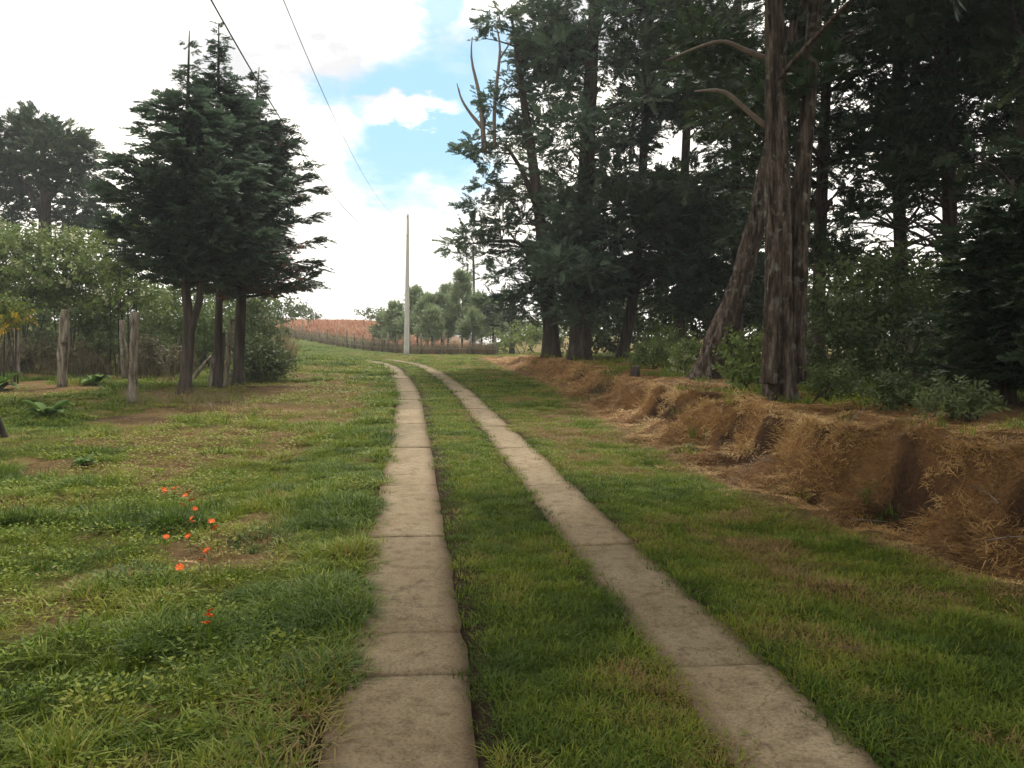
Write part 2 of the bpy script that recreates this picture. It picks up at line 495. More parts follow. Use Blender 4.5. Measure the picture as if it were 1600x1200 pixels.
def dryness(X, Y):
    X = np.asarray(X, float); Y = np.asarray(Y, float)
    u = X - ROADX(Y)
    wx = X + (fbm(X * 2, Y * 2, 31, 3) - .5) * .9
    wy = Y + (fbm(X * 2, Y * 2, 41, 3) - .5) * .9
    d = np.zeros(X.shape)
    for (bx, by, rx, ry, amt) in BLOBS:
        d = np.maximum(d, amt * np.exp(-((wx - bx) / rx) ** 2 - ((wy - by) / ry) ** 2))
    left = smooth(-u, 1.2, 2.0)
    d = np.maximum(d, left * .95 * smooth(fbm(X * .9, Y * .9, 21, 5), .47, .62))
    d = np.maximum(d, (1 - left) * .66 * smooth(fbm(X * 1.5, Y * 1.1, 23, 5), .46, .66) * (.55 + .45 * smooth(u, .6, 1.6)))
    s = (X - TOEX(Y)) / 1.35
    d = np.maximum(d, smooth(s, -.5, .1) * (Y < 46))
    return np.clip(d, 0, 1)


def bank_s(X, Y):
    return (X - TOEX(Y)) / 1.35


def axis(parts):
    v = []
    for a, b, s in parts:
        v += list(np.arange(a, b, s))
    return v


def geo_axis(a, b, s0, k):
    v, s = [], s0
    while a < b:
        v.append(a); a += s; s *= k
    return v


gx = np.array(sorted([-x for x in geo_axis(7.0, 260, .09, 1.07)] + list(np.arange(-7 + .09, 6, .085)) + geo_axis(6.0, 260, .08, 1.07)))
gy = np.array(list(np.arange(-14, 0, .5)) + list(np.arange(0, 12, .085)) + geo_axis(12, 330, .09, 1.0145))
GX, GY = np.meshgrid(gx, gy)
GZ = H(GX, GY)
GU = GX - ROADX(GY)
for off, half in ((-.75, .36), (.75, .33)):
    GZ = GZ - .05 * (1 - smooth(np.abs(GU - off), half - .12, half - .02)) * (GY < 44)
ny, nx = GX.shape
me = bpy.data.meshes.new('ground')
idx = np.arange(ny * nx).reshape(ny, nx)
q = np.stack([idx[:-1, :-1], idx[:-1, 1:], idx[1:, 1:], idx[1:, :-1]], -1).reshape(-1)


def fast_mesh(me, verts, quads):
    nf = len(quads) // 4
    me.vertices.add(len(verts)); me.vertices.foreach_set('co', np.ascontiguousarray(verts, np.float32).reshape(-1))
    me.loops.add(len(quads)); me.loops.foreach_set('vertex_index', np.ascontiguousarray(quads, np.int32))
    me.polygons.add(nf); me.polygons.foreach_set('loop_start', np.arange(0, nf * 4, 4, dtype=np.int32))
    me.update(calc_edges=True)


fast_mesh(me, np.stack([GX, GY, GZ], -1).reshape(-1, 3), q)
me.shade_smooth()
dr = dryness(GX, GY)[..., None]
nz = fbm(GX * 1.7, GY * 1.7, 61, 4)[..., None]
green = np.array([.095, .124, .020]) * (.7 + .6 * nz)
dry = np.array([.185, .122, .060]) * (.7 + .6 * nz)
soil = np.array([.062, .042, .028])
bank = np.array([.22, .120, .055]) * (.35 + 1.3 * nz)
c = green * (1 - dr) + dry * dr
sb = bank_s(GX, GY)
kb = (smooth(sb, -.15, .2) * (1 - smooth(sb, 1.6, 3.2)) * (GY < 46))[..., None]
c = c * (1 - kb) + bank * kb
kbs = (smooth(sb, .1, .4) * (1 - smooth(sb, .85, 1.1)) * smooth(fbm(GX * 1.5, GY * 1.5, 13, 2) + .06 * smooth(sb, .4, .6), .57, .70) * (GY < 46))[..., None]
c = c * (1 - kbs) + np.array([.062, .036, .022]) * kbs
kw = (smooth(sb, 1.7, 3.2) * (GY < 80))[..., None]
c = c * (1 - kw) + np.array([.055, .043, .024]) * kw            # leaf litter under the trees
for off, half in ((-.75, .36), (.75, .33)):
    ks = ((1 - smooth(np.abs(GU - off - (.06 if off < 0 else 0)), half - .02, half + (.14 if off < 0 else .08))) * (GY < 44))[..., None]
    c = c * (1 - ks) + soil * ks
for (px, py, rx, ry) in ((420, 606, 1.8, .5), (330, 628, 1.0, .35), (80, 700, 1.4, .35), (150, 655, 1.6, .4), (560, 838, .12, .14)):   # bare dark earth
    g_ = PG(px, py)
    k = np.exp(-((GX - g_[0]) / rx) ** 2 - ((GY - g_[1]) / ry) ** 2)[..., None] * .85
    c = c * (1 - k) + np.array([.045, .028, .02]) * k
# meadow and ploughed red field on the hill behind the fence
red = (smooth(GY, 84, 92) * smooth(-GX, 4, 14) * (1 - smooth(-GX, 46, 60)))[..., None]
c = c * (1 - red) + np.array([.19, .115, .068]) * (.75 + .5 * nz) * red
pale = (smooth(GY, 56, 62) * smooth(GX, -4, 2))[..., None]
c = c * (1 - pale) + np.array([.19, .15, .07]) * (.8 + .4 * nz) * pale
mead = (smooth(GY, 44, 56) * (1 - red[..., 0]) * (1 - pale[..., 0]) * smooth(-GX, 0, 8))[..., None] * .8
c = c * (1 - mead) + np.array([.075, .105, .028]) * (.8 + .4 * nz) * mead
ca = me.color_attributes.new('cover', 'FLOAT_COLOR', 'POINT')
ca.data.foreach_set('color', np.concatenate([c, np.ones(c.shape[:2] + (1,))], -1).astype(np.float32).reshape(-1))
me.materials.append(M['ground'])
ground = bpy.data.objects.new('ground', me)
col.objects.link(ground)
set_props(ground, 'rising ground with turf, dry patches and a cut earth bank', kind='structure')


# ------------------------------------------------------------------ the two concrete wheel tracks, slab by slab
def track(name, off, half, joints, label, seed):
    root = empty(name, (float(ROADX(0) + off), 0, 0), label, None)
    root['kind'] = 'structure'
    o0 = np.array(root.location)
    for k in range(len(joints) - 1):
        jg = .003 if joints[k] < 7 else .0012
        y0, y1 = joints[k] + jg, joints[k + 1] - jg
        n = max(8, int((y1 - y0) / (.06 if y0 < 9 else .16)))
        ys = np.linspace(y0, y1, n)
        nxs = 11
        t = np.linspace(-1, 1, nxs)
        xc = ROADX(ys) + off
        dxdy = np.gradient(xc, ys)
        wl = half * (1 + .06 * (fbm(ys * 1.3, ys * 0 + seed, 71, 4) - .5) * 2 - .06 * smooth(fbm(ys * 5, ys * 0 + seed, 75, 2), .62, .8))
        wr = half * (1 + .05 * (fbm(ys * 1.3, ys * 0 + seed + 9, 72, 4) - .5) * 2 - .06 * smooth(fbm(ys * 5, ys * 0 + seed + 4, 76, 2), .62, .8))
        tilt = rng.uniform(-.006, .006); lift = rng.uniform(-.004, .006)
        top, ed = [], []
        for i, y in enumerate(ys):
            w = np.where(t < 0, wl[i], wr[i]) * t
            nrm_ = math.hypot(1, dxdy[i])
            X = xc[i] + w / nrm_; Y = y - w * dxdy[i] / nrm_ * 1.0
            e = np.abs(t) ** 6
            endr = min(1.0, min(y - y0, y1 - y) / .03)
            z = ROADZ(np.full(nxs, y)) + .008 + lift + tilt * t - .007 * e - .006 * (1 - endr) + (fbm(X * 4, Y * 4, 81, 3) - .5) * .008
            top.append(np.stack([X, Y, z], 1)); ed.append(np.abs(t))
        top = np.array(top); bot = top.copy(); bot[..., 2] -= .09
        V = np.concatenate([top.reshape(-1, 3), bot.reshape(-1, 3)])
        A = n * nxs
        I = np.arange(A).reshape(n, nxs)
        F = []
        for i in range(n - 1):
            for j in range(nxs - 1):
                F.append([I[i, j], I[i, j + 1], I[i + 1, j + 1], I[i + 1, j]])
        for i in range(n - 1):
            F.append([I[i, 0], I[i + 1, 0], I[i + 1, 0] + A, I[i, 0] + A])
            F.append([I[i + 1, -1], I[i, -1], I[i, -1] + A, I[i + 1, -1] + A])
        for j in range(nxs - 1):
            F.append([I[0, j + 1], I[0, j], I[0, j] + A, I[0, j + 1] + A])
            F.append([I[-1, j], I[-1, j + 1], I[-1, j + 1] + A, I[-1, j] + A])
        ms = bpy.data.meshes.new('slab')
        ms.from_pydata((V - o0).tolist(), [], [[int(a) for a in f] for f in F])
        ms.shade_smooth()
        at = ms.attributes.new('edge', 'FLOAT', 'POINT')
        e2 = np.array(ed).reshape(-1)
        at.data.foreach_set('value', np.concatenate([e2, np.ones(A)]).astype(np.float32))
        ms.materials.append(M['concrete'])
        so = bpy.data.objects.new('slab', ms); col.objects.link(so); so.parent = root
    return root


jl = [-3.0, -1.0, 1.2, 3.52, 4.05, 6.14, 8.2]
while jl[-1] < 42: jl.append(jl[-1] + rng.uniform(1.9, 3.1))
jr = [-3.0, -.8, 1.4, 3.62, 5.9, 8.2]
while jr[-1] < 42: jr.append(jr[-1] + rng.uniform(2.0, 3.2))
track('concrete_track', -.75, .30, jl, 'concrete wheel track with long grass hanging over its edge', 3)
track('concrete_track', .75, .265, jr, 'concrete wheel track slabs beside the dry bank', 17)


# ------------------------------------------------------------------ foliage pieces (arrays of quads, 4 vertices each)
def diamond(p, d, side, L, W, mid=.45):
    d = d / (np.linalg.norm(d) + 1e-9)
    side = side - d * side.dot(d); side = side / (np.linalg.norm(side) + 1e-9)
    return [p, p + d * L * mid + side * W, p + d * L, p + d * L * mid - side * W]


def spray_cypress(r, L=.5, n=9):
    q = []
    for i in range(n):
        t = (i + .6) / n
        p = np.array([t * L, 0, -.10 * L * t * t])
        for sgn in (-1, 1):
            ln = L * .46 * (1 - .55 * t) * r.uniform(.75, 1.2)
            d = np.array([.75, sgn * (.85 - .25 * t), r.uniform(-.25, .35)])
            side = np.array([-d[1], d[0], r.uniform(-.9, .9)])
            q += diamond(p, d, side, ln, .022 + .012 * r.random(), .5)
    q += diamond(np.array([.3 * L, 0, 0]), np.array([1, 0, -.15]), np.array([0, 1, .3]), L * .8, .03)
    return np.array(q)


def spray_leaf(r, n=11, L=.45, leaf=.13, W=.32):
    q = []
    for i in range(n):
        t = (i + .5) / n
        p = np.array([t * L, 0, .05 * math.sin(t * 3)])
        a = i * 2.4 + r.uniform(-.4, .4)
        d = np.array([.45, math.cos(a), math.sin(a) * .8])
        side = np.array([r.uniform(-.4, .4), -math.sin(a), math.cos(a)]) + r.normal(0, .4, 3)
        q += diamond(p, d, side, leaf * r.uniform(.7, 1.25), leaf * W * r.uniform(.8, 1.2))
    return np.array(q)


def spray_pine(r, n=26, L=.30):
    q = []
    for i in range(n):
        t = r.random()
        p = np.array([t * L, 0, 0])
        a = r.uniform(0, 6.283)
        d = np.array([1.1, math.cos(a), math.sin(a)])
        q += diamond(p, d, r.normal(0, 1, 3), .20 * r.uniform(.7, 1.2), .006)
    return np.array(q)


def blade(r, p, ang, h, w, lean, curl=1.0):
    d = np.array([math.cos(ang), math.sin(ang), 0]); s = np.array([-d[1], d[0], 0])
    pts = []
    for t in (0, .55, 1.0):
        pts.append(p + np.array([0, 0, h * (t - curl * .38 * lean * t * t)]) + d * lean * h * t ** 1.6)
    q = [pts[0] - s * w, pts[0] + s * w, pts[1] + s * w * .8, pts[1] - s * w * .8,
         pts[1] - s * w * .8, pts[1] + s * w * .8, pts[2] + s * w * .12, pts[2] - s * w * .12]
    return q


def clump_grass(r, n, rad, h, w, lean):
    q = []
    for i in range(n):
        a = r.uniform(0, 6.283); rr = rad * math.sqrt(r.random())
        p = np.array([math.cos(a) * rr, math.sin(a) * rr, -.012])
        q += blade(r, p, a + r.normal(0, 1.0), h * r.uniform(.45, 1.2), w * r.uniform(.7, 1.3), lean * r.uniform(.2, 1.5))
    return np.array(q)


def clump_weed(r, n, rad, h, leaf):
    q = []
    for i in range(n):
        a = r.uniform(0, 6.283); rr = rad * math.sqrt(r.random())
        p = np.array([math.cos(a) * rr, math.sin(a) * rr, h * r.uniform(.2, 1)])
        d = np.array([math.cos(a) + r.normal(0, .5), math.sin(a) + r.normal(0, .5), r.uniform(-.1, .7)])
        q += diamond(p, d, r.normal(0, 1, 3) + np.array([-d[1], d[0], 0]) * 2, leaf * r.uniform(.6, 1.3), leaf * .28)
        if i % 3 == 0:
            q += blade(r, np.array([p[0] * .4, p[1] * .4, -.01]), a, p[2] + .01, .002, .3)
    return np.array(q)


r_ = np.random.default_rng(3)
V_CYP = [spray_cypress(r_) for _ in range(5)]
V_LEAF = [spray_leaf(r_) for _ in range(5)]
V_NARROW = [spray_leaf(r_, 14, .5, .16, .14) for _ in range(4)]
V_PINE = [spray_pine(r_) for _ in range(4)]
V_LAWN = [clump_grass(r_, 34, .085, .055, .0026, .9) for _ in range(6)]
V_TALL = [clump_grass(r_, 34, .09, .12, .0036, 1.2) for _ in range(6)]
V_WEED = [clump_weed(r_, 30, .10, .06, .028) for _ in range(5)]
V_STRAW = [clump_grass(r_, 32, .12, .045, .0032, 2.2) for _ in range(6)]
V_BRUSH = [clump_grass(r_, 16, .18, 1.0, .007, .45) for _ in range(5)]


def basis(d, roll=None):
    """rotation matrices whose X axis follows d, with a random roll"""
    d = d / (np.linalg.norm(d, axis=1)[:, None] + 1e-9)
    up = np.tile([0., 0., 1.], (len(d), 1))
    s = np.cross(up, d); ln = np.linalg.norm(s, axis=1)[:, None]
    s = np.where(ln > 1e-3, s / (ln + 1e-9), np.array([0, 1., 0]))
    t = np.cross(d, s)
    if roll is None: roll = np.zeros(len(d))
    c_, s_ = np.cos(roll)[:, None], np.sin(roll)[:, None]
    return np.stack([d, s * c_ + t * s_, -s * s_ + t * c_], -1)


TRIS = [0]


def leaf_mesh(name, variants, pts, mats, scale, tint, mat, parent=None, origin=(0, 0, 0)):
    """one real mesh made of many small leaf quads"""
    vi = rng.integers(0, len(variants), len(pts))
    vs, ts = [], []
    for k, va in enumerate(variants):
        m = vi == k
        if not m.any(): continue
        w = np.einsum('nij,vj->nvi', mats[m], va) * scale[m][:, None, None] + pts[m][:, None, :]
        vs.append(w.reshape(-1, 3)); ts.append(np.repeat(tint[m], len(va)))
    v = np.concatenate(vs) - np.asarray(origin); t = np.concatenate(ts)
    me = bpy.data.meshes.new(name)
    fast_mesh(me, v, np.arange(len(v)))
    TRIS[0] += len(v) // 2
    a = me.attributes.new('tint', 'FLOAT', 'POINT'); a.data.foreach_set('value', t.astype(np.float32))
    me.materials.append(mat)
    o = bpy.data.objects.new(name, me); col.objects.link(o)
    if parent is not None: o.parent = parent
    else: o.location = origin
    return o


GN = {}


def scatter(name, variants, key, pts, rotz, scale, tint, mat, tilt=None, parent=None):
    """thousands of small plants: one object, geometry nodes place the clumps"""
    if key not in GN:
        g = bpy.data.node_groups.new('scatter_' + key, 'GeometryNodeTree')
        g.interface.new_socket('Geometry', in_out='INPUT', socket_type='NodeSocketGeometry')
        g.interface.new_socket('Geometry', in_out='OUTPUT', socket_type='NodeSocketGeometry')
        N, L = g.nodes, g.links
        gi = N.new('NodeGroupInput'); go = N.new('NodeGroupOutput')
        jn = N.new('GeometryNodeJoinGeometry')
        for k, va in enumerate(variants):
            mm = bpy.data.meshes.new(key); fast_mesh(mm, va, np.arange(len(va))); mm.materials.append(mat)
            ob = bpy.data.objects.new('clump_' + key, mm)
            oi = N.new('GeometryNodeObjectInfo'); oi.inputs['Object'].default_value = ob; oi.inputs['As Instance'].default_value = False
            ti = N.new('GeometryNodeGeometryToInstance'); L.new(oi.outputs['Geometry'], ti.inputs[0]); L.new(ti.outputs[0], jn.inputs[0])

        def attr(n, t):
            a = N.new('GeometryNodeInputNamedAttribute'); a.data_type = t; a.inputs['Name'].default_value = n
            return a.outputs['Attribute']
        ip = N.new('GeometryNodeInstanceOnPoints')
        L.new(gi.outputs[0], ip.inputs['Points']); L.new(jn.outputs[0], ip.inputs['Instance'])
        ip.inputs['Pick Instance'].default_value = True
        L.new(attr('idx', 'INT'), ip.inputs['Instance Index'])
        er = N.new('FunctionNodeEulerToRotation'); L.new(attr('rot', 'FLOAT_VECTOR'), er.inputs[0]); L.new(er.outputs[0], ip.inputs['Rotation'])
        L.new(attr('scl', 'FLOAT_VECTOR'), ip.inputs['Scale'])
        L.new(ip.outputs[0], go.inputs[0])
        GN[key] = g
    n = len(pts)
    me = bpy.data.meshes.new(name)
    me.vertices.add(n); me.vertices.foreach_set('co', np.ascontiguousarray(pts, np.float32).reshape(-1))
    rot = np.zeros((n, 3)) if tilt is None else np.concatenate([tilt, np.zeros((n, 1))], 1)
    rot[:, 2] = rotz
    if scale.ndim == 1: scale = np.repeat(scale[:, None], 3, 1)
    for nm, ty, dat in (('rot', 'FLOAT_VECTOR', rot), ('scl', 'FLOAT_VECTOR', scale)):
        a = me.attributes.new(nm, ty, 'POINT'); a.data.foreach_set('vector', dat.astype(np.float32).reshape(-1))
    a = me.attributes.new('idx', 'INT', 'POINT'); a.data.foreach_set('value', rng.integers(0, len(variants), n).astype(np.int32))
    a = me.attributes.new('tint', 'FLOAT', 'POINT'); a.data.foreach_set('value', tint.astype(np.float32))
    me.materials.append(mat)
    o = bpy.data.objects.new(name, me); col.objects.link(o)
    if parent is not None: o.parent = parent
    md = o.modifiers.new('scatter', 'NODES'); md.node_group = GN[key]
    return o


# ------------------------------------------------------------------ trees
def cloud_points(c, r, n, flat=.62):
    """sprays spread through a flattened clump"""
    d = rng.normal(0, 1, (n, 3)); d /= np.linalg.norm(d, axis=1)[:, None]
    rr = r * rng.random(n) ** .55
    p = d * rr[:, None]; p[:, 2] *= flat
    dr_ = d * 1.0 + rng.normal(0, .45, (n, 3)); dr_[:, 2] = dr_[:, 2] * .45 + .12
    return c + p, dr_


def clump_tree(name, label, trunks, clumps, D, fill=(), mat='woodland', bark='bark_dark', dens=95, spray=.62, group=None, base=None, cat='tree',
               variants=None, tube_sides=10, flute=.06, extra=None, limb_r=.05, flat=.62):
    """trunks: lists of (px, py, radius, depth); clumps: (px, py, radius px, depth offset); fill: (count, x0, x1, y0, y1, rmin, rmax, depth spread, hole threshold)"""
    paths = []
    NSEG = 26 if tube_sides < 20 else 60
    for tr in trunks:
        paths.append(spline([list(P(a[0], a[1], a[3] if len(a) > 3 else D)) + [a[2]] for a in tr], NSEG))
    b0 = paths[0][0].copy()
    base_z = float(H(b0[0], b0[1]))
    dz = base_z - .12 - b0[2]
    for pth in paths[:1]:
        pth[0, 2] = base_z - .15
        k = min(3, len(pth) - 1)
        pth[1:k, 2] = np.linspace(pth[0, 2], pth[k, 2], k + 1)[1:-1]
    org = np.array([b0[0], b0[1], base_z])
    root = empty(name, org, label, cat, group)
    mb = MB()
    for i, pth in enumerate(paths):
        rad = pth[:, 3].copy()
        if i == 0:
            rad[0] *= 1.45; rad[1] *= 1.2; rad[2] *= 1.06
        mb.tube(pth[:, :3], rad, tube_sides, flute, 4 if tube_sides < 20 else 6, seed=i + D)
    cl = [(P(a[0], a[1], D + a[3]), a[2] * D / FPX) for a in clumps]
    for (cnt, x0, x1, y0, y1, r0, r1, dd, hole) in fill:
        k = 0
        tries = 0
        while k < cnt and tries < cnt * 20:
            tries += 1
            px, py = rng.uniform(x0, x1), rng.uniform(y0, y1)
            if float(fbm(px / 90 + D, py / 70, 91, 3)) < hole: continue
            DD = D + rng.normal(0, dd)
            cl.append((P(px, py, DD), rng.uniform(r0, r1) * D / FPX)); k += 1
    near = np.clip(D / 36, .5, 1.0)                  # finer twigs where they are seen close
    if 13 < D < 40: spray *= near; dens *= near ** -1.35
    pts, dirs = [], []
    lb = MB()
    allp = np.concatenate([p[:, :3] for p in paths])
    for (c_, r) in cl:
        n = int(max(6, dens * r ** 1.7))
        a, b = cloud_points(c_, r, n, flat); pts.append(a); dirs.append(b)
        lower = allp[allp[:, 2] < c_[2] - .1 * np.linalg.norm(allp[:, :2] - c_[:2], axis=1).min()]
        if len(lower) == 0: lower = allp
        dist = np.linalg.norm(lower - c_, axis=1) + .5 * np.abs(lower[:, 2] - (c_[2] - .5))
        s_ = lower[np.argmin(dist)]
        ln = np.linalg.norm(c_ - s_)
        if ln > .3:
            cv = curve(s_, c_, (rng.normal(0, .06) * ln, rng.normal(0, .06) * ln, rng.uniform(.0, .16) * ln), 6)
            lb.tube(cv, np.linspace(limb_r * (.5 + .25 * ln ** .6), .012, 6), 5, cap=False)
            for _ in range(3):
                e_ = c_ + rng.normal(0, r * .5, 3)
                lb.tube(curve(cv[4], e_, (0, 0, .05), 4), [.016, .013, .01, .006], 4, cap=False)
    if len(cl) < 14:
        if lb.n: mb.add(np.concatenate(lb.v), lb.f)
    mb.build('trunk', M[bark], root, org)
    if lb.n and len(cl) >= 14: lb.build('branches', M[bark], root, org)
    pts = np.concatenate(pts); dirs = np.concatenate(dirs)
    n = len(pts)
    sp = spray / .5 * rng.uniform(.7, 1.3, n)
    tint = np.clip(.42 + .9 * (fbm(pts[:, 0] * .55 + pts[:, 1] * .4, pts[:, 2] * .8, 51, 3) - .5) + rng.normal(0, .14, n), 0, 1)
    leaf_mesh('crown', variants or V_CYP, pts, basis(dirs, rng.normal(0, .6, n)), sp, tint, M[mat], root, org)
    if extra: extra(root, org)
    return root


def cone_cypress(name, label, base, stems, h0, prof, asym, mat='cypress', group=None, count=150, top_sparse=1.6, spray=.5, bark='bark_dark', step=.13, cat='tree'):
    """layered cypress: whorls of nearly level branches carrying sprays. stems: lists of (dx, dy, z, r)"""
    org = np.array(base, float)
    root = empty(name, org, label, cat, group)
    mb = MB()
    sps = []
    for i, st in enumerate(stems):
        s = spline([(org[0] + a[0], org[1] + a[1], org[2] + a[2], a[3]) for a in st], 30)
        rad = s[:, 3].copy()
        if i == 0: rad[0] *= 1.6; rad[1] *= 1.25
        mb.tube(s[:, :3], rad, 10, .08, 4, seed=i)
        sps.append(s)
    mb.build('trunk', M[bark], root, org)
    pts, dirs, scl, tn = [], [], [], []
    lb = MB()
    main = sps[0]
    ztop = main[-1, 2] - org[2]
    for k in range(count):
        st = sps[k % len(sps)]
        zt = st[-1, 2] - org[2]
        t = ((k + rng.random()) / count) ** .9
        h = h0 + (zt - .12 - h0) * t
        az = k * 2.39996 + rng.normal(0, .25)
        L_ = prof(h / ztop) * asym(az, h) * rng.uniform(.45, 1.3)
        if L_ < .1 or (h > zt - top_sparse and rng.random() < .35): continue
        c_ = np.array([np.interp(h + org[2], st[:, 2], st[:, j]) for j in range(3)])
        o_ = np.array([math.cos(az), math.sin(az), 0])
        rise = rng.uniform(-.08, .38)
        m = max(3, int(L_ / .22))
        tt = np.linspace(0, 1, m)
        line = c_ + o_ * (L_ * tt)[:, None] + np.array([0, 0, 1.]) * (L_ * (rise * tt - .22 * tt * (1 - tt) + .10 * tt ** 3))[:, None]
        if L_ > .35:
            lb.tube(line, np.linspace(.012 + .014 * L_, .005, m), 4, cap=False)
        ns = int(L_ / step) + 2
        fr = np.sort(rng.uniform(.16 if zt - h > top_sparse else .05, 1.0, ns * 2))
        for f in fr:
            p = np.array([np.interp(f, tt, line[:, j]) for j in range(3)])
            sg = rng.choice([-1, 1])
            sd_ = np.array([-o_[1], o_[0], 0]) * sg * rng.uniform(.2, 1.1)
            pts.append(p + rng.normal(0, .035, 3)); dirs.append(o_ * (.5 + f * .6) + sd_ * (1.2 - f * .7) + np.array([0, 0, rng.uniform(-.25, .3)]))
            scl.append(spray / .5 * rng.uniform(.65, 1.2) * (1.0 if zt - h > top_sparse else .5))
    if lb.n: lb.build('branches', M[bark], root, org)
    pts = np.array(pts); dirs = np.array(dirs); n = len(pts)
    tint = np.clip(.36 + .7 * (fbm(pts[:, 0] * .9 + pts[:, 1], pts[:, 2] * 1.3, 51, 3) - .5) + rng.normal(0, .12, n), 0, .70)
    if mat == 'cypress_brown':        # dead brown branches low on one side
        bx, bz = pts[:, 0] - org[0], pts[:, 2] - org[2]
        dead = np.exp(-((bx - .5) / 1.0) ** 2 - ((bz - 3.7) / 1.4) ** 2)
        tint = np.where(rng.random(n) < dead * .75, rng.uniform(.84, 1, n), tint)
    leaf_mesh('crown', V_CYP, pts, basis(dirs, rng.normal(0, .45, n)), np.array(scl), tint, M[mat], root, org)
    return root


def shrub(name, label, base, lobes, mat='shrub', group=None, dens=150, size=1.0, variants=None, stems=5, pale=0.0, cat='shrub', tshift=0.0):
    """lobes: (dx, dy, dz, r) leaf masses over a few stems"""
    org = np.array(base, float)
    root = empty(name, org, label, cat, group)
    mb = MB()
    for k in range(stems):
        l = lobes[k % len(lobes)]
        e_ = org + np.array(l[:3]) + rng.normal(0, l[3] * .3, 3)
        s_ = org + np.array([rng.normal(0, .12) + l[0] * .35, rng.normal(0, .12) + l[1] * .35, -.05])
        mb.tube(curve(s_, e_, (rng.normal(0, .1), rng.normal(0, .1), .1), 6), np.linspace(.035, .012, 6) * (.6 + .4 * l[3]), 5)
    mb.build('stems', M['bark_dark'], root, org)
    pts, dirs = [], []
    for l in lobes:
        n = int(dens * l[3] ** 1.8) + 12
        a, b = cloud_points(org + np.array(l[:3]), l[3], n, .85)
        b[:, 2] += .35
        pts.append(a); dirs.append(b)
    pts = np.concatenate(pts); dirs = np.concatenate(dirs)
    k = pts[:, 2] > H(pts[:, 0], pts[:, 1]) + .02
    pts, dirs = pts[k], dirs[k]; n = len(pts)
    tint = np.clip(.45 + tshift + .8 * (fbm(pts[:, 0] * 1.1 + pts[:, 1], pts[:, 2] * 1.4, 53, 3) - .5) + rng.normal(0, .13, n), 0, .86)
    if pale:
        tint = np.where(rng.random(n) < pale, rng.uniform(.9, 1, n), tint)
    leaf_mesh('foliage', variants or V_LEAF, pts, basis(dirs, rng.normal(0, .8, n)), size * rng.uniform(.7, 1.3, n), tint, M[mat], root, org)
    return root


# ---- the three cypresses on the left
def px_stem(pix, base, D):
    out = []
    for (px, py, r) in pix:
        p = P(px, py, D); out.append((p[0] - base[0], p[1] - base[1], p[2] - base[2], r))
    out[0] = (0, 0, -.15, out[0][3])
    return out


gA, gB, gC = PG(287, 616), PG(338, 606), PG(371, 600)
PROF_T = [0, .25, .30, .36, .45, .55, .65, .75, .82, .88, .94, 1.0]


def prof_a(t): return np.interp(t, PROF_T, [0, .9, 1.3, 1.45, 1.6, 1.45, 1.15, .75, .36, .22, .18, .06])
def prof_b(t): return np.interp(t, PROF_T, [0, .6, 1.1, 1.4, 1.5, 1.45, 1.2, .8, .38, .26, .22, .06])
def prof_c(t): return np.interp(t, PROF_T, [0, 1.6, 2.2, 1.95, 1.65, 1.5, 1.3, .95, .5, .3, .2, .06])


cone_cypress('cypress_tree', 'dark conical cypress with forked trunk beside the leaning fence posts', gA,
             [px_stem([(287, 616, .16), (294, 540, .14), (296, 505, .13), (289, 440, .09), (290, 300, .08), (293, 170, .05), (296, 48, .012)], gA, gA[1]),
              px_stem([(297, 525, .09), (299, 515, .09), (312, 470, .085), (314, 420, .07), (318, 300, .06), (322, 190, .03)], gA, gA[1])[0:0] or
              [tuple(np.array(list(P(a, b, gA[1]) - gA) + [r])) for (a, b, r) in ((297, 527, .09), (306, 490, .085), (313, 465, .08), (314, 400, .07), (316, 300, .055), (318, 195, .02))]],
             2.75, prof_a, lambda az, h: 1.0 + .12 * (math.cos(az) < 0) * abs(math.cos(az)) - .15 * (h > 6), 'cypress', None, 260, step=.14, spray=.46)
cone_cypress('cypress_tree', 'tallest slim cypress in the middle of the roadside three', gB,
             [px_stem([(340, 606, .12), (341, 520, .10), (344, 430, .09), (345, 300, .08), (341, 150, .05), (342, 36, .012)], gB, gB[1])],
             3.0, prof_b, lambda az, h: 1.0, 'cypress', None, 210, step=.14, spray=.46)
cone_cypress('cypress_tree', 'cypress with brown dead branches, wide low boughs towards the track', gC,
             [px_stem([(371, 600, .17), (374, 520, .15), (380, 430, .12), (388, 300, .09), (398, 200, .05), (405, 105, .012)], gC, gC[1])],
             2.55, prof_c, lambda az, h: 1.0 + .12 * max(0, math.cos(az)), 'cypress_brown', None, 240, step=.16, spray=.46)

# ---- the umbrella tree beyond the thicket
D = 45
clump_tree('umbrella_tree', 'broad dark flat-topped tree standing behind the pale green thicket',
           [[(66, 575, .42), (68, 480, .38), (70, 350, .32), (72, 290, .26), (66, 230, .14)], [(70, 340, .2), (45, 300, .16), (20, 265, .07)], [(71, 320, .18), (100, 270, .14), (125, 240, .06)]],
           [(20, 205, 30, 0), (55, 200, 32, 1), (95, 215, 30, -1), (120, 235, 28, 0), (135, 270, 26, 1), (145, 310, 24, -1), (150, 345, 22, 0), (25, 235, 30, 1), (65, 235, 34, -2), (100, 255, 30, 2),
            (40, 270, 24, 0), (90, 290, 22, -1), (20, 300, 26, 1), (5, 325, 26, -1), (125, 315, 24, 0), (-20, 230, 34, 0), (-25, 290, 32, 1), (-10, 350, 28, 0), (110, 345, 26, 1), (40, 335, 16, 0), (130, 365, 28, -1), (60, 265, 20, -2), (30, 255, 26, 0), (110, 285, 26, 0), (75, 215, 26, 1), (0, 260, 30, 0), (50, 300, 20, 1)],
           D, dens=75, spray=.75)

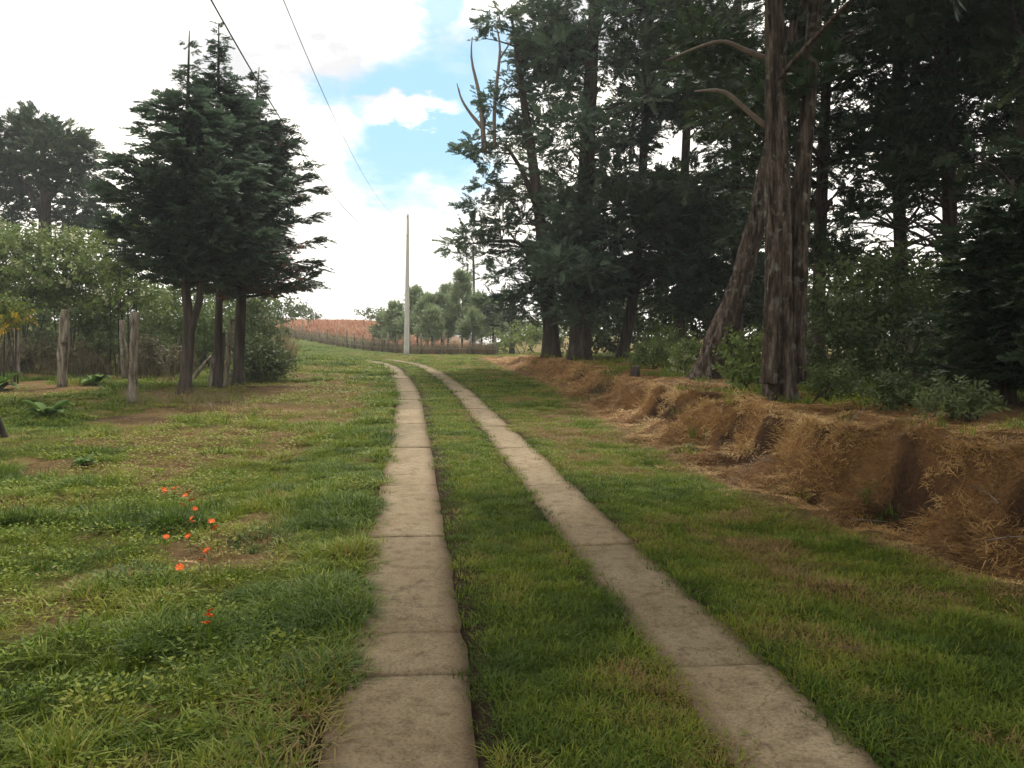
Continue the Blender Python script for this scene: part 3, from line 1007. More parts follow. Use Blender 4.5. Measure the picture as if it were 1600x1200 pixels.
# ---- old trees on the bank
def dead_branches(root, org):
    for br in ([(757, 235, .07), (754, 200, .07), (752, 160, .055), (745, 125, .045), (733, 92, .03), (738, 58, .012)], [(754, 200, .06), (735, 178, .04), (720, 155, .03), (714, 130, .012)],
               [(738, 180, .03), (722, 160, .02), (717, 138, .01)], [(773, 230, .05), (771, 175, .05), (777, 120, .045), (784, 70, .03), (775, 40, .015)], [(781, 92, .03), (795, 70, .02), (806, 52, .01)]):
        mb = MB(); q = spline([list(P(a, b, 31.6)) + [r * 1.5] for a, b, r in br], 12)
        mb.tube(q[:, :3], q[:, 3], 6)
        o = mb.build('dead_branch', M['dead_wood'], root, org)


clump_tree('old_cypress', 'old cypress at the end of the bank with bare dead branches towards the sky',
           [[(862, 556, .34), (860, 500, .30), (852, 420, .27), (842, 320, .24), (828, 220, .2), (812, 120, .13), (800, 30, .05)], [(842, 330, .14), (815, 265, .1), (790, 225, .06)], [(850, 400, .12), (800, 375, .07), (740, 380, .03)]],
           [(800, 128, 26, 0), (838, 105, 38, 1), (772, 160, 24, -.5), (795, 212, 36, 0), (748, 228, 24, .5), (728, 238, 14, 0), (832, 200, 36, 1), (848, 150, 40, 1), (758, 285, 16, 0), (800, 305, 30, .5),
            (748, 322, 22, 0), (842, 285, 26, 1), (780, 350, 30, 0), (735, 368, 26, 0), (706, 383, 15, 0), (805, 385, 18, 0), (775, 430, 18, .5), (800, 420, 18, 0), (838, 445, 24, 1), (872, 470, 30, 1), (795, 470, 14, 0),
            (822, 455, 16, -.5), (885, 420, 36, 1), (760, 40, 16, 0), (785, 25, 22, 0), (752, 60, 10, 0), (820, 60, 24, .5), (770, 255, 16, 0), (858, 350, 30, 1), (880, 300, 36, 1.5), (770, 470, 12, 0), (835, 500, 14, 0), (760, 395, 14, 0), (820, 345, 22, .5)],
           32, mat='cypress', fill=((10, 830, 900, -60, 100, 26, 40, 1.2, 0), (14, 820, 900, 300, 500, 16, 26, 1.0, .3)), dens=75, spray=.62, extra=dead_branches)
clump_tree('old_cypress', 'thick double-trunked cypress second from the pole along the bank',
           [[(906, 562, .42), (908, 500, .38), (912, 420, .34), (915, 300, .3), (922, 150, .25), (930, -20, .18), (935, -180, .06)], [(892, 566, .14), (897, 500, .13), (903, 430, .1), (905, 380, .06)]],
           [(860, 20, 40, 0), (870, 80, 36, 1), (880, 140, 40, 0), (870, 200, 38, -1), (850, 250, 32, 0), (880, 330, 36, 0), (900, 390, 36, 0), (870, 400, 26, .5), (940, 420, 36, -1), (920, 460, 26, 0)],
           29, mat='cypress', fill=((44, 850, 1060, -160, 400, 24, 42, 1.4, .42), (30, 870, 1000, 280, 500, 20, 34, 1.5, .25)), dens=62, spray=.62)
clump_tree('old_cypress', 'slender cypress leaning over the stump behind the bank',
           [[(972, 561, .24), (980, 520, .22), (990, 460, .2), (1000, 350, .18), (1008, 200, .15), (1015, 20, .1), (1020, -150, .04)]],
           [(960, 430, 30, 0), (1020, 430, 34, 0), (1050, 400, 30, 1)],
           29.6, fill=((42, 950, 1140, -140, 440, 24, 40, 1.6, .42), (30, 940, 1120, 280, 500, 20, 34, 1.8, .25)), dens=62, spray=.62)


def bare_limbs(root, org):
    for br in ([(1200, 92, .06), (1165, 75, .05), (1130, 68, .04), (1085, 76, .03), (1040, 88, .012)], [(1200, 200, .06), (1170, 175, .05), (1135, 148, .045), (1110, 138, .035), (1085, 143, .014)]):
        mb = MB(); q = spline([list(P(a, b + 7 * math.sin(a * .11), 11.9)) + [r * .75] for a, b, r in br], 18)
        mb.tube(q[:, :3], q[:, 3], 7)
        mb.build('bare_branch', M['dead_wood'], root, org)


T5 = P(1222, 622, 11.6)
clump_tree('old_cypress', 'massive reddish-barked cypress with two stems rooted on the edge of the dry bank',
           [[(1220, 622, .225), (1219, 560, .20), (1217, 480, .19), (1216, 400, .18), (1215, 320, .165), (1213, 200, .135), (1211, 80, .13), (1210, -60, .125), (1205, -260, .12), (1200, -520, .07), (1200, -800, .03)],
            [(1240, 600, .17, 11.75), (1242, 480, .155, 11.75), (1246, 400, .145, 11.75), (1249, 330, .13, 11.75), (1257, 240, .105, 11.75), (1266, 120, .10, 11.75), (1274, 0, .095, 11.75), (1282, -200, .09, 11.75), (1300, -500, .05, 11.75)],
            [(1203, 600, .13, 11.45), (1206, 520, .11, 11.45), (1210, 430, .08, 11.45), (1212, 380, .05, 11.45)]],
           [(1272, 125, 9, .1), (1282, 105, 9, .1), (1266, 140, 7, 0)],
           11.6, fill=((46, 900, 1650, -820, -150, 70, 120, 1.6, .3),), bark='bark', dens=62, spray=.62, tube_sides=56, flute=.12, extra=bare_limbs, limb_r=.045)
clump_tree('old_cypress', 'leaning cypress trunk slanting behind the massive two-stemmed one',
           [[(1100, 588, .30), (1112, 560, .26), (1143, 481, .235), (1162, 425, .22), (1184, 340, .20), (1208, 240, .21), (1232, 120, .18), (1255, -20, .14), (1275, -200, .08), (1290, -350, .03)]],
           [],
           17.5, fill=((34, 1060, 1420, -340, 200, 34, 60, 1.5, .36),), bark='bark', dens=60, spray=.62, tube_sides=40, flute=.12)

WOOD = [  # px, depth, radius, top px, label, fill
    (1062, 36, .26, 1075, 'dark woodland cypress deep behind the leaning slender one', (58, 950, 1180, -60, 480, 24, 40, 2, .39)),
    (1150, 33, .28, 1150, 'dark woodland cypress showing behind the leaning trunk', (60, 1060, 1260, -80, 480, 26, 42, 2, .38)),
    (1277, 21, .2, 1290, 'straight dark trunk just behind the two-stemmed cypress', (46, 1190, 1440, -200, 280, 36, 60, 1.8, .38)),
    (1408, 24, .24, 1400, 'woodland cypress with open crown above the dark bushes', (44, 1310, 1530, -150, 330, 32, 54, 1.8, .42)),
    (1487, 19, .22, 1480, 'woodland cypress standing behind the bright-leaved bush', (42, 1380, 1640, -250, 290, 40, 66, 1.6, .38)),
    (1620, 16, .26, 1600, 'woodland cypress with heavy boughs above the dark hedge', (40, 1440, 1850, -350, 260, 50, 80, 1.5, .33)),
    (1700, 22, .26, 1700, 'woodland cypress deep in the grove behind the heavy boughs', (36, 1560, 1850, -150, 320, 36, 60, 1.8, .36))]
for (px, D, r, ptop, lab, fl) in WOOD:
    yb = 600 - (float(H((px - 800) / 1200 * D, D)) - EYE) * 1200 / D - 48
    clump_tree('woodland_cypress', lab, [[(px, yb, r), (px + 3, 480, r * .9), (px * .6 + ptop * .4, 330, r * .8), (ptop, 150, r * .65), (ptop + 6, -40, r * .4), (ptop, -220, r * .15)]],
               [], D, fill=(fl,) if px < 1200 else (fl, (26, px - 150, px + 120, 230, 420, 14, 26, 1.6, .38)), dens=40, spray=.70)

# unseen trees beside and behind the photographer, crowns widened to shade the near grass
def roadside_cypress(x, y, lab):
    org = np.array([x, y, float(H(x, y))])
    root = empty('roadside_cypress', org, lab, 'tree')
    mb = MB(); q = spline([(x, y, org[2] - .15, .42), (x + .1, y, org[2] + 2, .33), (x + .05, y + .1, org[2] + 6, .26), (x, y, org[2] + 13, .06)], 24)
    mb.tube(q[:, :3], q[:, 3], 20, .1, 4, seed=x); mb.build('trunk', M['bark'], root, org)
    pts, dirs = [], []; lb = MB()
    for k in range(58):
        h = rng.uniform(5.2, 11.5); az = rng.uniform(0, 6.283); L_ = rng.uniform(1.0, 6.2) * (1 - .35 * (h - 5.2) / 6.3)
        c_ = org + np.array([math.cos(az) * L_, math.sin(az) * L_, h])
        a, b = cloud_points(c_, rng.uniform(.9, 1.5), 52); pts.append(a); dirs.append(b)
        lb.tube(curve((x, y, org[2] + h - .5), c_, (0, 0, .3), 6), np.linspace(.08, .015, 6), 5, cap=False)
    lb.build('branches', M['bark_dark'], root, org)
    pts = np.concatenate(pts); dirs = np.concatenate(dirs); n = len(pts)
    leaf_mesh('crown', V_CYP, pts, basis(dirs, rng.normal(0, .6, n)), rng.uniform(.9, 1.6, n), np.clip(rng.normal(.45, .2, n), 0, 1), M['woodland'], root, org)
    return root


def copy_tree(o, loc, rz, lab, scale=1.0):
    c_ = o.copy(); col.objects.link(c_); c_.location = loc; c_.rotation_euler = (0, 0, rz); c_.scale = (scale,) * 3; c_['label'] = lab
    for ch in list(o.children):
        k_ = ch.copy(); col.objects.link(k_); k_.parent = c_
    return c_


road_tree = roadside_cypress(6.2, 2.2, 'tall roadside cypress rooted on the bank beside the close-set slab joints')
for (x, y, rz, lab) in ((6.6, -4.6, 1.3, 'tall roadside cypress where the bank row of trees begins'), (-4.4, -3.6, 3.0, 'unseen cypress added across the track from the bank row for shade')):  # first continues the bank row; the one across the track is added for shade
    copy_tree(road_tree, (x, y, float(H(x, y))), rz, lab)


# ------------------------------------------------------------------ shrubs
def lobes_px(spec, base, D):
    out = []
    for (px, py, rpx, dd) in spec:
        p = P(px, py, D + dd) - base
        out.append((p[0], p[1], p[2], rpx * D / FPX))
    return out


def shrub_px(name, label, px, D, spec, **kw):
    b = G(px, D)
    return shrub(name, label, b, lobes_px(spec, b, D), **kw)


# pale thicket on the left
gp = 'pale green bushes behind the left posts'
shrub_px('thicket_bush', 'tall pale green bush with whitish flower heads under the umbrella tree', 30, 26,
         [(10, 400, 38, 0), (45, 385, 30, 1), (-20, 420, 40, 0), (60, 430, 36, -.5), (20, 450, 34, .5), (-10, 370, 26, 1), (70, 470, 26, 0)], pale=.10, dens=190, size=1.0, stems=9)
shrub_px('thicket_bush', 'tall pale green bush with whitish flower heads behind the thick knobby post', 110, 26.5,
         [(95, 385, 32, 0), (130, 395, 32, .5), (110, 430, 38, -.5), (150, 440, 32, 0), (90, 460, 28, .5), (130, 480, 26, 0)], pale=.09, dens=190, size=1.0, stems=9)
shrub_px('thicket_bush', 'green bush with browning top against the forked cypress', 190, 25.5,
         [(185, 375, 26, 0), (205, 350, 20, .5), (170, 420, 30, 0), (205, 430, 28, .5), (190, 470, 30, 0), (225, 470, 26, .8), (160, 490, 22, 0)], pale=.05, dens=180, size=.95, stems=9)
shrub_px('thicket_bush', 'low green bush between the two pale posts', 150, 25,
         [(150, 520, 22, 0), (130, 505, 18, 0), (165, 545, 20, 0)], mat='shrub_dark', dens=110, stems=5)
for (lab, px, D, spec) in (('low brownish scrub at the thicket foot by the thin grey post', 50, 24.5, [(40, 555, 20, 0), (65, 565, 18, 0), (20, 565, 18, 0), (75, 545, 14, .3)]),
                           ('low brownish scrub at the thicket foot between the knobby and the paired posts', 140, 24.8, [(130, 570, 16, 0), (120, 555, 16, .2), (155, 575, 14, 0)]),
                           ('low brownish scrub at the thicket foot left of the forked cypress', 245, 25, [(235, 560, 20, 0), (260, 570, 18, 0), (222, 545, 16, .2)])):
    shrub_px('scrub_bush', lab, px, D, spec, mat='scrub', dens=260, size=.8, stems=6, variants=V_NARROW)
shrub_px('flowering_bush', 'small bush with yellow and orange flowers above the thin post', 14, 21,
         [(10, 490, 18, 0), (30, 495, 14, .2), (-12, 485, 20, 0), (5, 510, 13, -.2)], mat='yellow', dens=230, size=.7, stems=6)
shrub_px('thicket_bush', 'grey-green scrub seen between the cypress trunks', 320, 30,
         [(250, 500, 34, 0), (290, 520, 32, 1), (330, 505, 34, 0), (300, 560, 26, 0), (345, 550, 28, 0), (255, 555, 28, -.5), (270, 470, 24, 1)], mat='shrub', dens=150, size=1.0, stems=12, tshift=-.2)
shrub_px('thicket_bush', 'bushy green scrub behind the wide-boughed cypress', 415, 27,
         [(395, 500, 26, 0), (415, 520, 24, 0), (405, 550, 26, -.3), (380, 540, 26, .3), (425, 565, 18, -.5), (390, 480, 18, 0)], mat='shrub_dark', dens=130, size=.9, stems=6, tshift=.08)
shrub_px('reed_clump', 'dark green long-leaved clump at the foot of the wide-boughed cypress', 412, 24,
         [(400, 560, 22, 0), (418, 575, 17, 0), (395, 585, 18, 0), (428, 585, 10, 0)], mat='shrub_dark', dens=320, size=1.2, stems=6, variants=V_NARROW, cat='plant', tshift=.1)
for (px, D, lab, spec) in ((445, 66, 'rounded far bush on the meadow edge left of the red field', [(425, 490, 14, 0), (445, 484, 12, 0), (462, 490, 10, 1), (440, 500, 13, 0)]),
                           (490, 95, 'small dark tree on the hill crest above the red field', [(478, 492, 10, 0), (465, 486, 9, 0), (490, 497, 6, 0)]),
                           (572, 95, 'small dark tree on the crest close to the young pines', [(570, 492, 7, 0), (585, 495, 8, 0), (598, 497, 8, 0)])):
    shrub_px('far_bush', lab, px, D, spec, mat='shrub_dark', dens=16, size=2.2, stems=3, tshift=.1)

for k, px in enumerate((-60, 10, 90, 165, 240, 310, 385)):
    D = 42 + rng.uniform(-2, 3); t = rng.uniform(425, 455)
    shrub_px('backdrop_bush', 'olive bush of the scrub line behind the left thicket', px, D,
             [(px, t + 30, 34, 0), (px + 22, t + 70, 36, 0), (px - 22, t + 75, 36, 1), (px, t + 110, 36, -1)], mat='shrub', group='bushes of the scrub line behind the thicket', dens=60, size=1.6, stems=5, tshift=-.15)

# understorey on the right
shrub_px('bank_bush', 'light green leafy bush between the leaning trunk and the massive cypress', 1163, 13.5,
         [(1160, 555, 24, 0), (1172, 540, 20, .2), (1150, 585, 18, -.1), (1175, 580, 20, 0), (1165, 600, 14, -.2)], mat='shrub', dens=260, size=.62, stems=6, tshift=.0)
shrub_px('bank_bush', 'bush with white-flecked leaves at the left foot of the leaning trunk', 1068, 19,
         [(1068, 560, 16, 0), (1078, 545, 12, 0), (1060, 578, 10, 0)], mat='shrub', pale=.22, dens=300, size=.6, stems=4, tshift=.1)
shrub_px('bank_bush', 'olive grassy bush behind the small stump', 1030, 22,
         [(1025, 550, 22, 0), (1045, 535, 20, .5), (1005, 560, 16, 0), (1050, 565, 16, -.3)], mat='shrub', dens=170, size=.8, stems=5, tshift=-.05, variants=V_NARROW)
for (lab, px, D, spec) in (('low green bush at the lip of the bank behind the massive cypress foot', 1300, 10.6, [(1295, 605, 20, 0), (1320, 610, 18, 0), (1308, 595, 16, .2)]),
                           ('low green bush at the lip of the bank above the dark tuft', 1400, 9.2, [(1390, 625, 22, 0), (1415, 630, 20, 0), (1402, 612, 16, .2)]),
                           ('low green bush at the lip of the bank by the hedge tree', 1490, 8.2, [(1480, 640, 26, 0), (1510, 645, 24, 0), (1495, 622, 18, .2)])):
    shrub_px('bank_bush', lab, px, D, spec, mat='shrub_dark', dens=700, size=.5, stems=5, tshift=.05, variants=V_NARROW)
big = [('broad dark bush right behind the massive cypress', 1330, 14.5, [(1300, 480, 44, 0), (1330, 440, 44, .5), (1290, 540, 40, -.3), (1340, 520, 46, 0), (1310, 590, 34, -.4), (1280, 600, 26, -.5), (1360, 580, 36, -.3)], 'shrub_dark', 0),
       ('dark bush under the open-crowned tree', 1410, 15, [(1400, 430, 44, .5), (1430, 480, 46, 0), (1390, 500, 40, 0), (1420, 560, 42, -.3), (1380, 600, 28, -.5), (1450, 600, 30, -.4)], 'shrub_dark', 0),
       ('bush with bright leaves against the grove', 1470, 17, [(1465, 430, 26, 0), (1445, 455, 20, 0), (1490, 460, 26, .2), (1470, 490, 24, 0)], 'shrub_bright', .05),
       ('dark bush right of the bright-leaved one', 1520, 13, [(1510, 520, 50, 0), (1540, 470, 44, .5), (1500, 590, 40, -.3), (1550, 580, 44, 0), (1480, 620, 26, -.4)], 'shrub_dark', -.12)]
for (lab, px, D, spec, mt, ts) in big:
    shrub_px('grove_bush', lab, px, D, spec, mat=mt, dens=130, size=.85, stems=8, tshift=ts)
px, D, top = 1575, 9.6, 280
b = G(px, D)
hgt = P(px, top, D)[2] - b[2]
hedge = cone_cypress('hedge_cypress', 'dense dark evergreen hedge tree at the edge of the bank', b, [[(0, 0, -.1, .10), (.03, 0, hgt * .5, .06), (0, 0, hgt, .015)]], .15,
                     lambda t: np.interp(t, [0, .1, .4, .7, 1], [.75, .85, .72, .5, .12]), lambda az, h: 1.0, 'woodland', None, 240, .3, .26, 'bark_dark', .12)

copy_tree(hedge, G(1690, 9.0), 2.1, 'dense dark evergreen hedge tree standing behind its twin on the bank', 1.08)
gp = 'bushes of the dark backdrop hedge in the grove'
for k in range(15):
    px = 800 + k * 62 + rng.uniform(-15, 15); D = 40 + rng.uniform(-2, 4)
    if k < 2: continue
    t = rng.uniform(405, 440)
    shrub_px('backdrop_bush', 'dark bush of the hedge far behind the grove trunks', px, D,
             [(px, t + 30, 40, 0), (px + 25, t + 75, 44, 0), (px - 25, t + 80, 44, 1), (px, t + 120, 44, -1)], mat='shrub_dark', group=gp, dens=48, size=1.7, stems=4, tshift=-.1)

# ------------------------------------------------------------------ young pines and far trees behind the far fence
def young_pine(px, py, D, w, lab):
    b = G(px, D); b[2] = float(H(b[0], b[1])); top = P(px, py, D); h = top[2] - b[2]
    root = empty('young_pine', b, lab, 'tree', 'young pines behind the far fence')
    mb = MB(); mb.tube(spline([(b[0], b[1], b[2] - .1, .09), (b[0] + .05, b[1], b[2] + h * .6, .06), (b[0], b[1], top[2], .02)], 8)[:, :3], np.linspace(.1, .02, 8), 6)
    mb.build('trunk', M['bark_dark'], root, b)
    pts, dirs = [], []
    for k in range(int(12 * h)):
        t = rng.uniform(.14, 1); az = k * 2.4
        L_ = w * D / FPX * (1 - t) ** .9 * rng.uniform(.6, 1.25) + .12
        o_ = np.array([math.cos(az), math.sin(az), .9])
        p0 = b + np.array([0, 0, h * t * .96])
        for f in (.35, .6, .8, 1):
            for _ in range(2):
                pts.append(p0 + o_ * L_ * f + rng.normal(0, .06, 3)); dirs.append(o_ + rng.normal(0, .45, 3) + np.array([0, 0, .5]))
    pts = np.array(pts); dirs = np.array(dirs); n = len(pts)
    v = [np.array(x) for x in V_PINE]
    leaf_mesh('crown', V_PINE4, pts, basis(dirs), rng.uniform(1.1, 1.9, n), np.clip(rng.normal(.68, .2, n), 0, 1), M['pine'], root, b)


V_PINE4 = []
for k in range(4):
    q = []
    for i in range(9):
        a = r_.uniform(0, 6.283)
        q += diamond(np.array([r_.random() * .25, 0, 0]), np.array([1.2, math.cos(a), math.sin(a)]), r_.normal(0, 1, 3), .3, .022)
    V_PINE4.append(np.array(q))
for (px, py, D, w, lab) in ((618, 478, 64, 20, 'young pine with thin leaning top beside the concrete pole'), (652, 452, 62, 28, 'pointed young pine directly behind the concrete pole'),
                            (668, 468, 60, 24, 'short young pine just past the concrete pole'), (690, 462, 62, 26, 'bushy young pine between pole and tallest pine'),
                            (722, 430, 61, 30, 'tallest young pine with feathery upright shoots'), (700, 448, 66, 20, 'slim young pine behind the tallest one'),
                            (752, 462, 60, 28, 'broad young pine below the thin bare-stemmed tree'), (770, 470, 64, 22, 'young pine at the end of the row by the old trees'),
                            (600, 496, 66, 16, 'smallest young pine next to the red field'), (738, 490, 58, 22, 'low young pine in front of the broad one'), (675, 492, 57, 20, 'low young pine against the far fence')):
    young_pine(px, py, D, w, lab)
clump_tree('thin_tree', 'thin bare-stemmed tree with a tuft of leaves above the young pines',
           [[(741, 556, .16), (741, 480, .14), (740, 420, .12), (739, 385, .08)]], [(738, 380, 14, 0), (725, 400, 12, 0), (755, 388, 10, 0), (730, 420, 8, 0), (745, 365, 10, 0), (718, 396, 7, 0)], 78, dens=22, spray=1.1, mat='woodland')
clump_tree('far_tree', 'dark far tree filling the gap between young pines and old cypress',
           [[(800, 553, .2), (802, 500, .18), (803, 460, .1)]], [(800, 470, 22, 0), (785, 490, 20, 1), (815, 490, 22, 0), (800, 510, 18, 0), (830, 470, 14, 0)], 58, dens=26, spray=1.1, mat='woodland')
shrub_px('field_bush', 'ochre-green bush on the pale field beyond the fence', 815, 52, [(805, 530, 14, 0), (825, 525, 16, 0), (845, 530, 14, 0), (790, 538, 10, 0)], mat='shrub', dens=40, size=1.7, stems=3, tshift=.15)

for (px, D, lab, spec) in ((830, 84, 'pale olive bush of the far field edge near the old cypress foot', [(822, 520, 18, 0), (845, 512, 18, 0), (860, 524, 16, 0), (835, 532, 14, 0)]),
                           (775, 88, 'pale olive bush of the far field edge behind the last young pine', [(770, 518, 16, 0), (790, 512, 18, 0), (800, 526, 14, 0), (755, 524, 14, 0)]),
                           (895, 80, 'pale olive bush of the far field edge between the thick trunks', [(885, 515, 20, 0), (910, 510, 20, 0), (930, 524, 16, 0)])):
    shrub_px('far_bush', lab, px, D, spec, mat='shrub', dens=26, size=2.4, stems=3, tshift=.1)

# ------------------------------------------------------------------ concrete pole and its cables
pb = G(635, 50.0)
ptop = P(637.5, 335, 50.0)
root = empty('utility_pole', pb, 'tall pale concrete utility pole at the bend of the track', 'utility pole')
mb = MB(); mb.tube(spline([(pb[0], pb[1], pb[2] - .3, .19), (pb[0] * .5 + ptop[0] * .5, pb[1], (pb[2] + ptop[2]) / 2, .145), (ptop[0], pb[1], ptop[2], .085)], 14)[:, :3], np.linspace(.19, .08, 14), 14)
mb.build('shaft', M['pole'], root, pb)
A2 = np.array([ptop[0] - .02, pb[1] - .14, ptop[2] - .15]); A1 = np.array([ptop[0] - .05, pb[1] - .16, ptop[2] - 1.35])
for a in (A1, A2):
    mb = MB(); mb.tube([a + [0, .1, -.05], a + [0, 0, -.05]], [.02, .02], 6); mb.tube([a + [0, -.01, -.09], a + [0, -.01, -.03], a + [0, -.01, .0], a + [0, -.01, .05]], [.025, .045, .03, .04], 8)
    mb.build('insulator', M['metal'], root, pb)


def cable(lab, att, m_, two, rad):
    """att: on the pole; m_: plan slope; two: (px, py) points seen on the cable"""
    ys, zs = [att[1]], [att[2]]
    for (px, py) in two:
        k = ray(px, py); k = k / k[1]
        Yq = (att[0] + m_ * att[1]) / (k[0] + m_)
        ys.append(Yq); zs.append(EYE + k[2] * Yq)
    cf = np.polyfit(ys, zs, 2)
    yy = np.linspace(-4, att[1], 60)
    mb = MB(); mb.tube(np.stack([att[0] + m_ * (att[1] - yy), yy, np.polyval(cf, yy)], 1), np.interp(yy, [-4, 15, 30, 50], [rad, rad, rad * .45, rad * .3]), 5)  # radius shrinks towards the pole to imitate fading into the bright sky
    o = mb.build('power_cable', M['cable'], None, (0, 0, 0))
    set_props(o, lab, 'cable')
    print('cable', lab, ys, zs)


cable('thicker black overhead cable sagging past the cypress tops', A1, .02, ((330, 0), (525, 310)), .018)
cable('thin overhead cable running to the top of the concrete pole', A2, .06, ((443, 0), (555, 250)), .010)

# ------------------------------------------------------------------ far wire fence
fb = [G(775, 51), G(710, 52), G(650, 54), G(600, 62), G(550, 68), G(500, 74), G(455, 80), G(425, 84)]
fp = spline([list(a) for a in fb], 60)
seg = np.concatenate([[0], np.cumsum(np.linalg.norm(np.diff(fp[:, :2], axis=0), axis=1))])
root = empty('wire_fence', fp[0], 'long wire fence of pale wooden posts behind the concrete pole', 'fence')
s_ = 0.0
tops = []
while s_ < seg[-1]:
    x, y = np.interp(s_, seg, fp[:, 0]), np.interp(s_, seg, fp[:, 1]); z = float(H(x, y)); h = rng.uniform(1.25, 1.6)
    mb = MB(); dx, dy = rng.normal(0, .05, 2)
    mb.tube([(x, y, z - .1), (x + dx * .5, y + dy * .5, z + h * .5), (x + dx, y + dy, z + h)], [.085, .08, .07], 7, .06, 3, s_)
    mb.build('post', M['post'], root, fp[0])
    tops.append((x + dx, y + dy, z)); s_ += rng.uniform(1.6, 2.3)
for hh in (.4, .75, 1.1):
    mb = MB(); mb.tube([(a[0], a[1], a[2] + hh) for a in tops], [.006] * len(tops), 4, cap=False); mb.build('wire', M['metal'], root, fp[0])


# ------------------------------------------------------------------ rough posts on the left
def rough_post(lab, px, py, tx, ty, wpx, mat='post', knob=.05, name='wooden_post'):
    b = PG(px, py); D = b[1]; t = P(tx, ty, D); r = wpx * .82 * D / FPX / 2
    n = 14
    tt = np.linspace(0, 1, n)[:, None]
    pts = (b - [0, 0, .15]) * (1 - tt) + t * tt
    pts[1:-1, 0] += rng.normal(0, r * .12, n - 2)
    kn = rng.normal(0, knob, n); kn[1:-1] = (kn[:-2] + kn[1:-1] + kn[2:]) / 1.7
    rad = r * (1 + kn) * np.linspace(1.08, .95, n)
    mb = MB(); mb.tube(pts, rad, 16, .13, 3, px)
    o = mb.build('timber', M[mat], None, tuple(b)); o.name = name
    return set_props(o, lab, 'post')


rough_post('thin grey post under the yellow-flowered bush', 28, 590, 25, 508, 8)
rough_post('thick knobby weathered post standing among broad-leaved weeds', 95, 606, 102, 484, 17, knob=.09)
rough_post('thin straight post just behind the paired front post', 195, 592, 191, 500, 10)
rough_post('tall pale post with a dark rotten foot', 205, 633, 211, 487, 15, knob=.06)
rough_post('short stub post between the forked and the slim cypress', 329, 606, 333, 560, 9, 'post')
rough_post('twisted pale post against the wide-boughed cypress', 352, 603, 362, 498, 8, 'post', .08)
rough_post('dark bare sapling stump leaning against the slim cypress', 344, 606, 350, 520, 6, 'bark_dark', .08)
rough_post('black charred stake leaning out of the weeds', 13, 682, -16, 628, 13, 'charred', .1, 'charred_stake')
b0, b1 = PG(297, 597), P(331, 556, PG(297, 597)[1] + .4)
mb = MB(); mb.tube(curve(b0, b1, (0, 0, .05), 8), np.linspace(.07, .05, 8), 8, .08)
set_props(mb.build('leaning_log', M['post'], None, tuple(b0)), 'short log propped slanting between two cypress trunks', 'log')
b0 = PG(991, 588)
root = empty('tree_stump', b0, 'small cut stump with pale top on the bank edge', 'stump')
mb = MB(); mb.tube([b0 - [0, 0, .1], b0 + [.02, 0, .1], b0 + [.03, 0, .26]], [.16, .12, .11], 10, .08); mb.build('stump_wood', M['bark_dark'], root, b0)
mb = MB(); mb.tube([b0 + [.03, 0, .262], b0 + [.032, 0, .28]], [.10, .095], 10, .06); mb.build('cut_top', M['post'], root, b0)


# ------------------------------------------------------------------ broad-leaved weeds, tufts
def broad_leaf_plant(lab, px, py, hpx, n):
    b = PG(px, py); s = hpx * b[1] / FPX
    root = empty('broad_leaf_plant', b, lab, 'plant')
    for k in range(n):
        az = k * 2.4 + rng.normal(0, .2); L_ = s * rng.uniform(.6, 1.0); W = L_ * .30; up = rng.uniform(.7, 1.5)
        d = np.array([math.cos(az), math.sin(az), 0]); sd_ = np.array([-d[1], d[0], 0])
        V, F = [], []
        ts = np.linspace(0, 1, 8)
        for i, t in enumerate(ts):
            c_ = d * L_ * t * .85 + np.array([0, 0, L_ * (up * t - .75 * t * t)])
            w = W * math.sin(math.pi * min(1, t * .93 + .07)) ** .8
            V += [c_ - sd_ * w + [0, 0, w * .35], c_, c_ + sd_ * w + [0, 0, w * .35]]
            if i:
                q = (i - 1) * 3
                F += [[q, q + 1, q + 4, q + 3], [q + 1, q + 2, q + 5, q + 4]]
        ml = bpy.data.meshes.new('leaf'); ml.from_pydata([list(v) for v in V], [], F); ml.shade_smooth(); ml.materials.append(M['big_leaf'])
        a = ml.attributes.new('tint', 'FLOAT', 'POINT'); a.data.foreach_set('value', np.full(len(V), rng.uniform(.1, .9), np.float32))
        o = bpy.data.objects.new('leaf', ml); col.objects.link(o); o.parent = root


broad_leaf_plant('large broad-leaved weed in front of the knobby post', 74, 655, 46, 13)
broad_leaf_plant('broad-leaved weed low between the thin posts', 150, 603, 34, 11)
broad_leaf_plant('broad-leaved weed at the foot of the thin grey post', 2, 612, 40, 11)
broad_leaf_plant('pale broad-leaved weed in the rough grass by the charred stake', 130, 728, 26, 9)


def tuft(lab, px, py, hpx, wide, n, shift=.0):
    b = PG(px, py); s = hpx * b[1] / FPX
    q = []
    for i in range(n):
        a = rng.uniform(0, 6.283); rr = s * wide * math.sqrt(rng.random())
        pp = np.array([math.cos(a) * rr, math.sin(a) * rr, 0])
        pp[2] = float(H(b[0] + pp[0], b[1] + pp[1])) - b[2] - .01
        q += blade(rng, pp, a + rng.normal(0, 1.1), s * rng.uniform(.2, 1.0) * (1.15 - .6 * rr / (s * wide)), .0042, rng.uniform(.3, 1.9))
    q = np.array(q)
    ml = bpy.data.meshes.new('grass_tuft'); fast_mesh(ml, q, np.arange(len(q)))
    a = ml.attributes.new('tint', 'FLOAT', 'POINT'); a.data.foreach_set('value', np.repeat(np.clip(rng.normal(.3 + shift, .2, n), 0, 1), 8).astype(np.float32))
    ml.materials.append(M['blade'])
    o = bpy.data.objects.new('grass_tuft', ml); o.location = b; col.objects.link(o)
    return set_props(o, lab, 'grass')


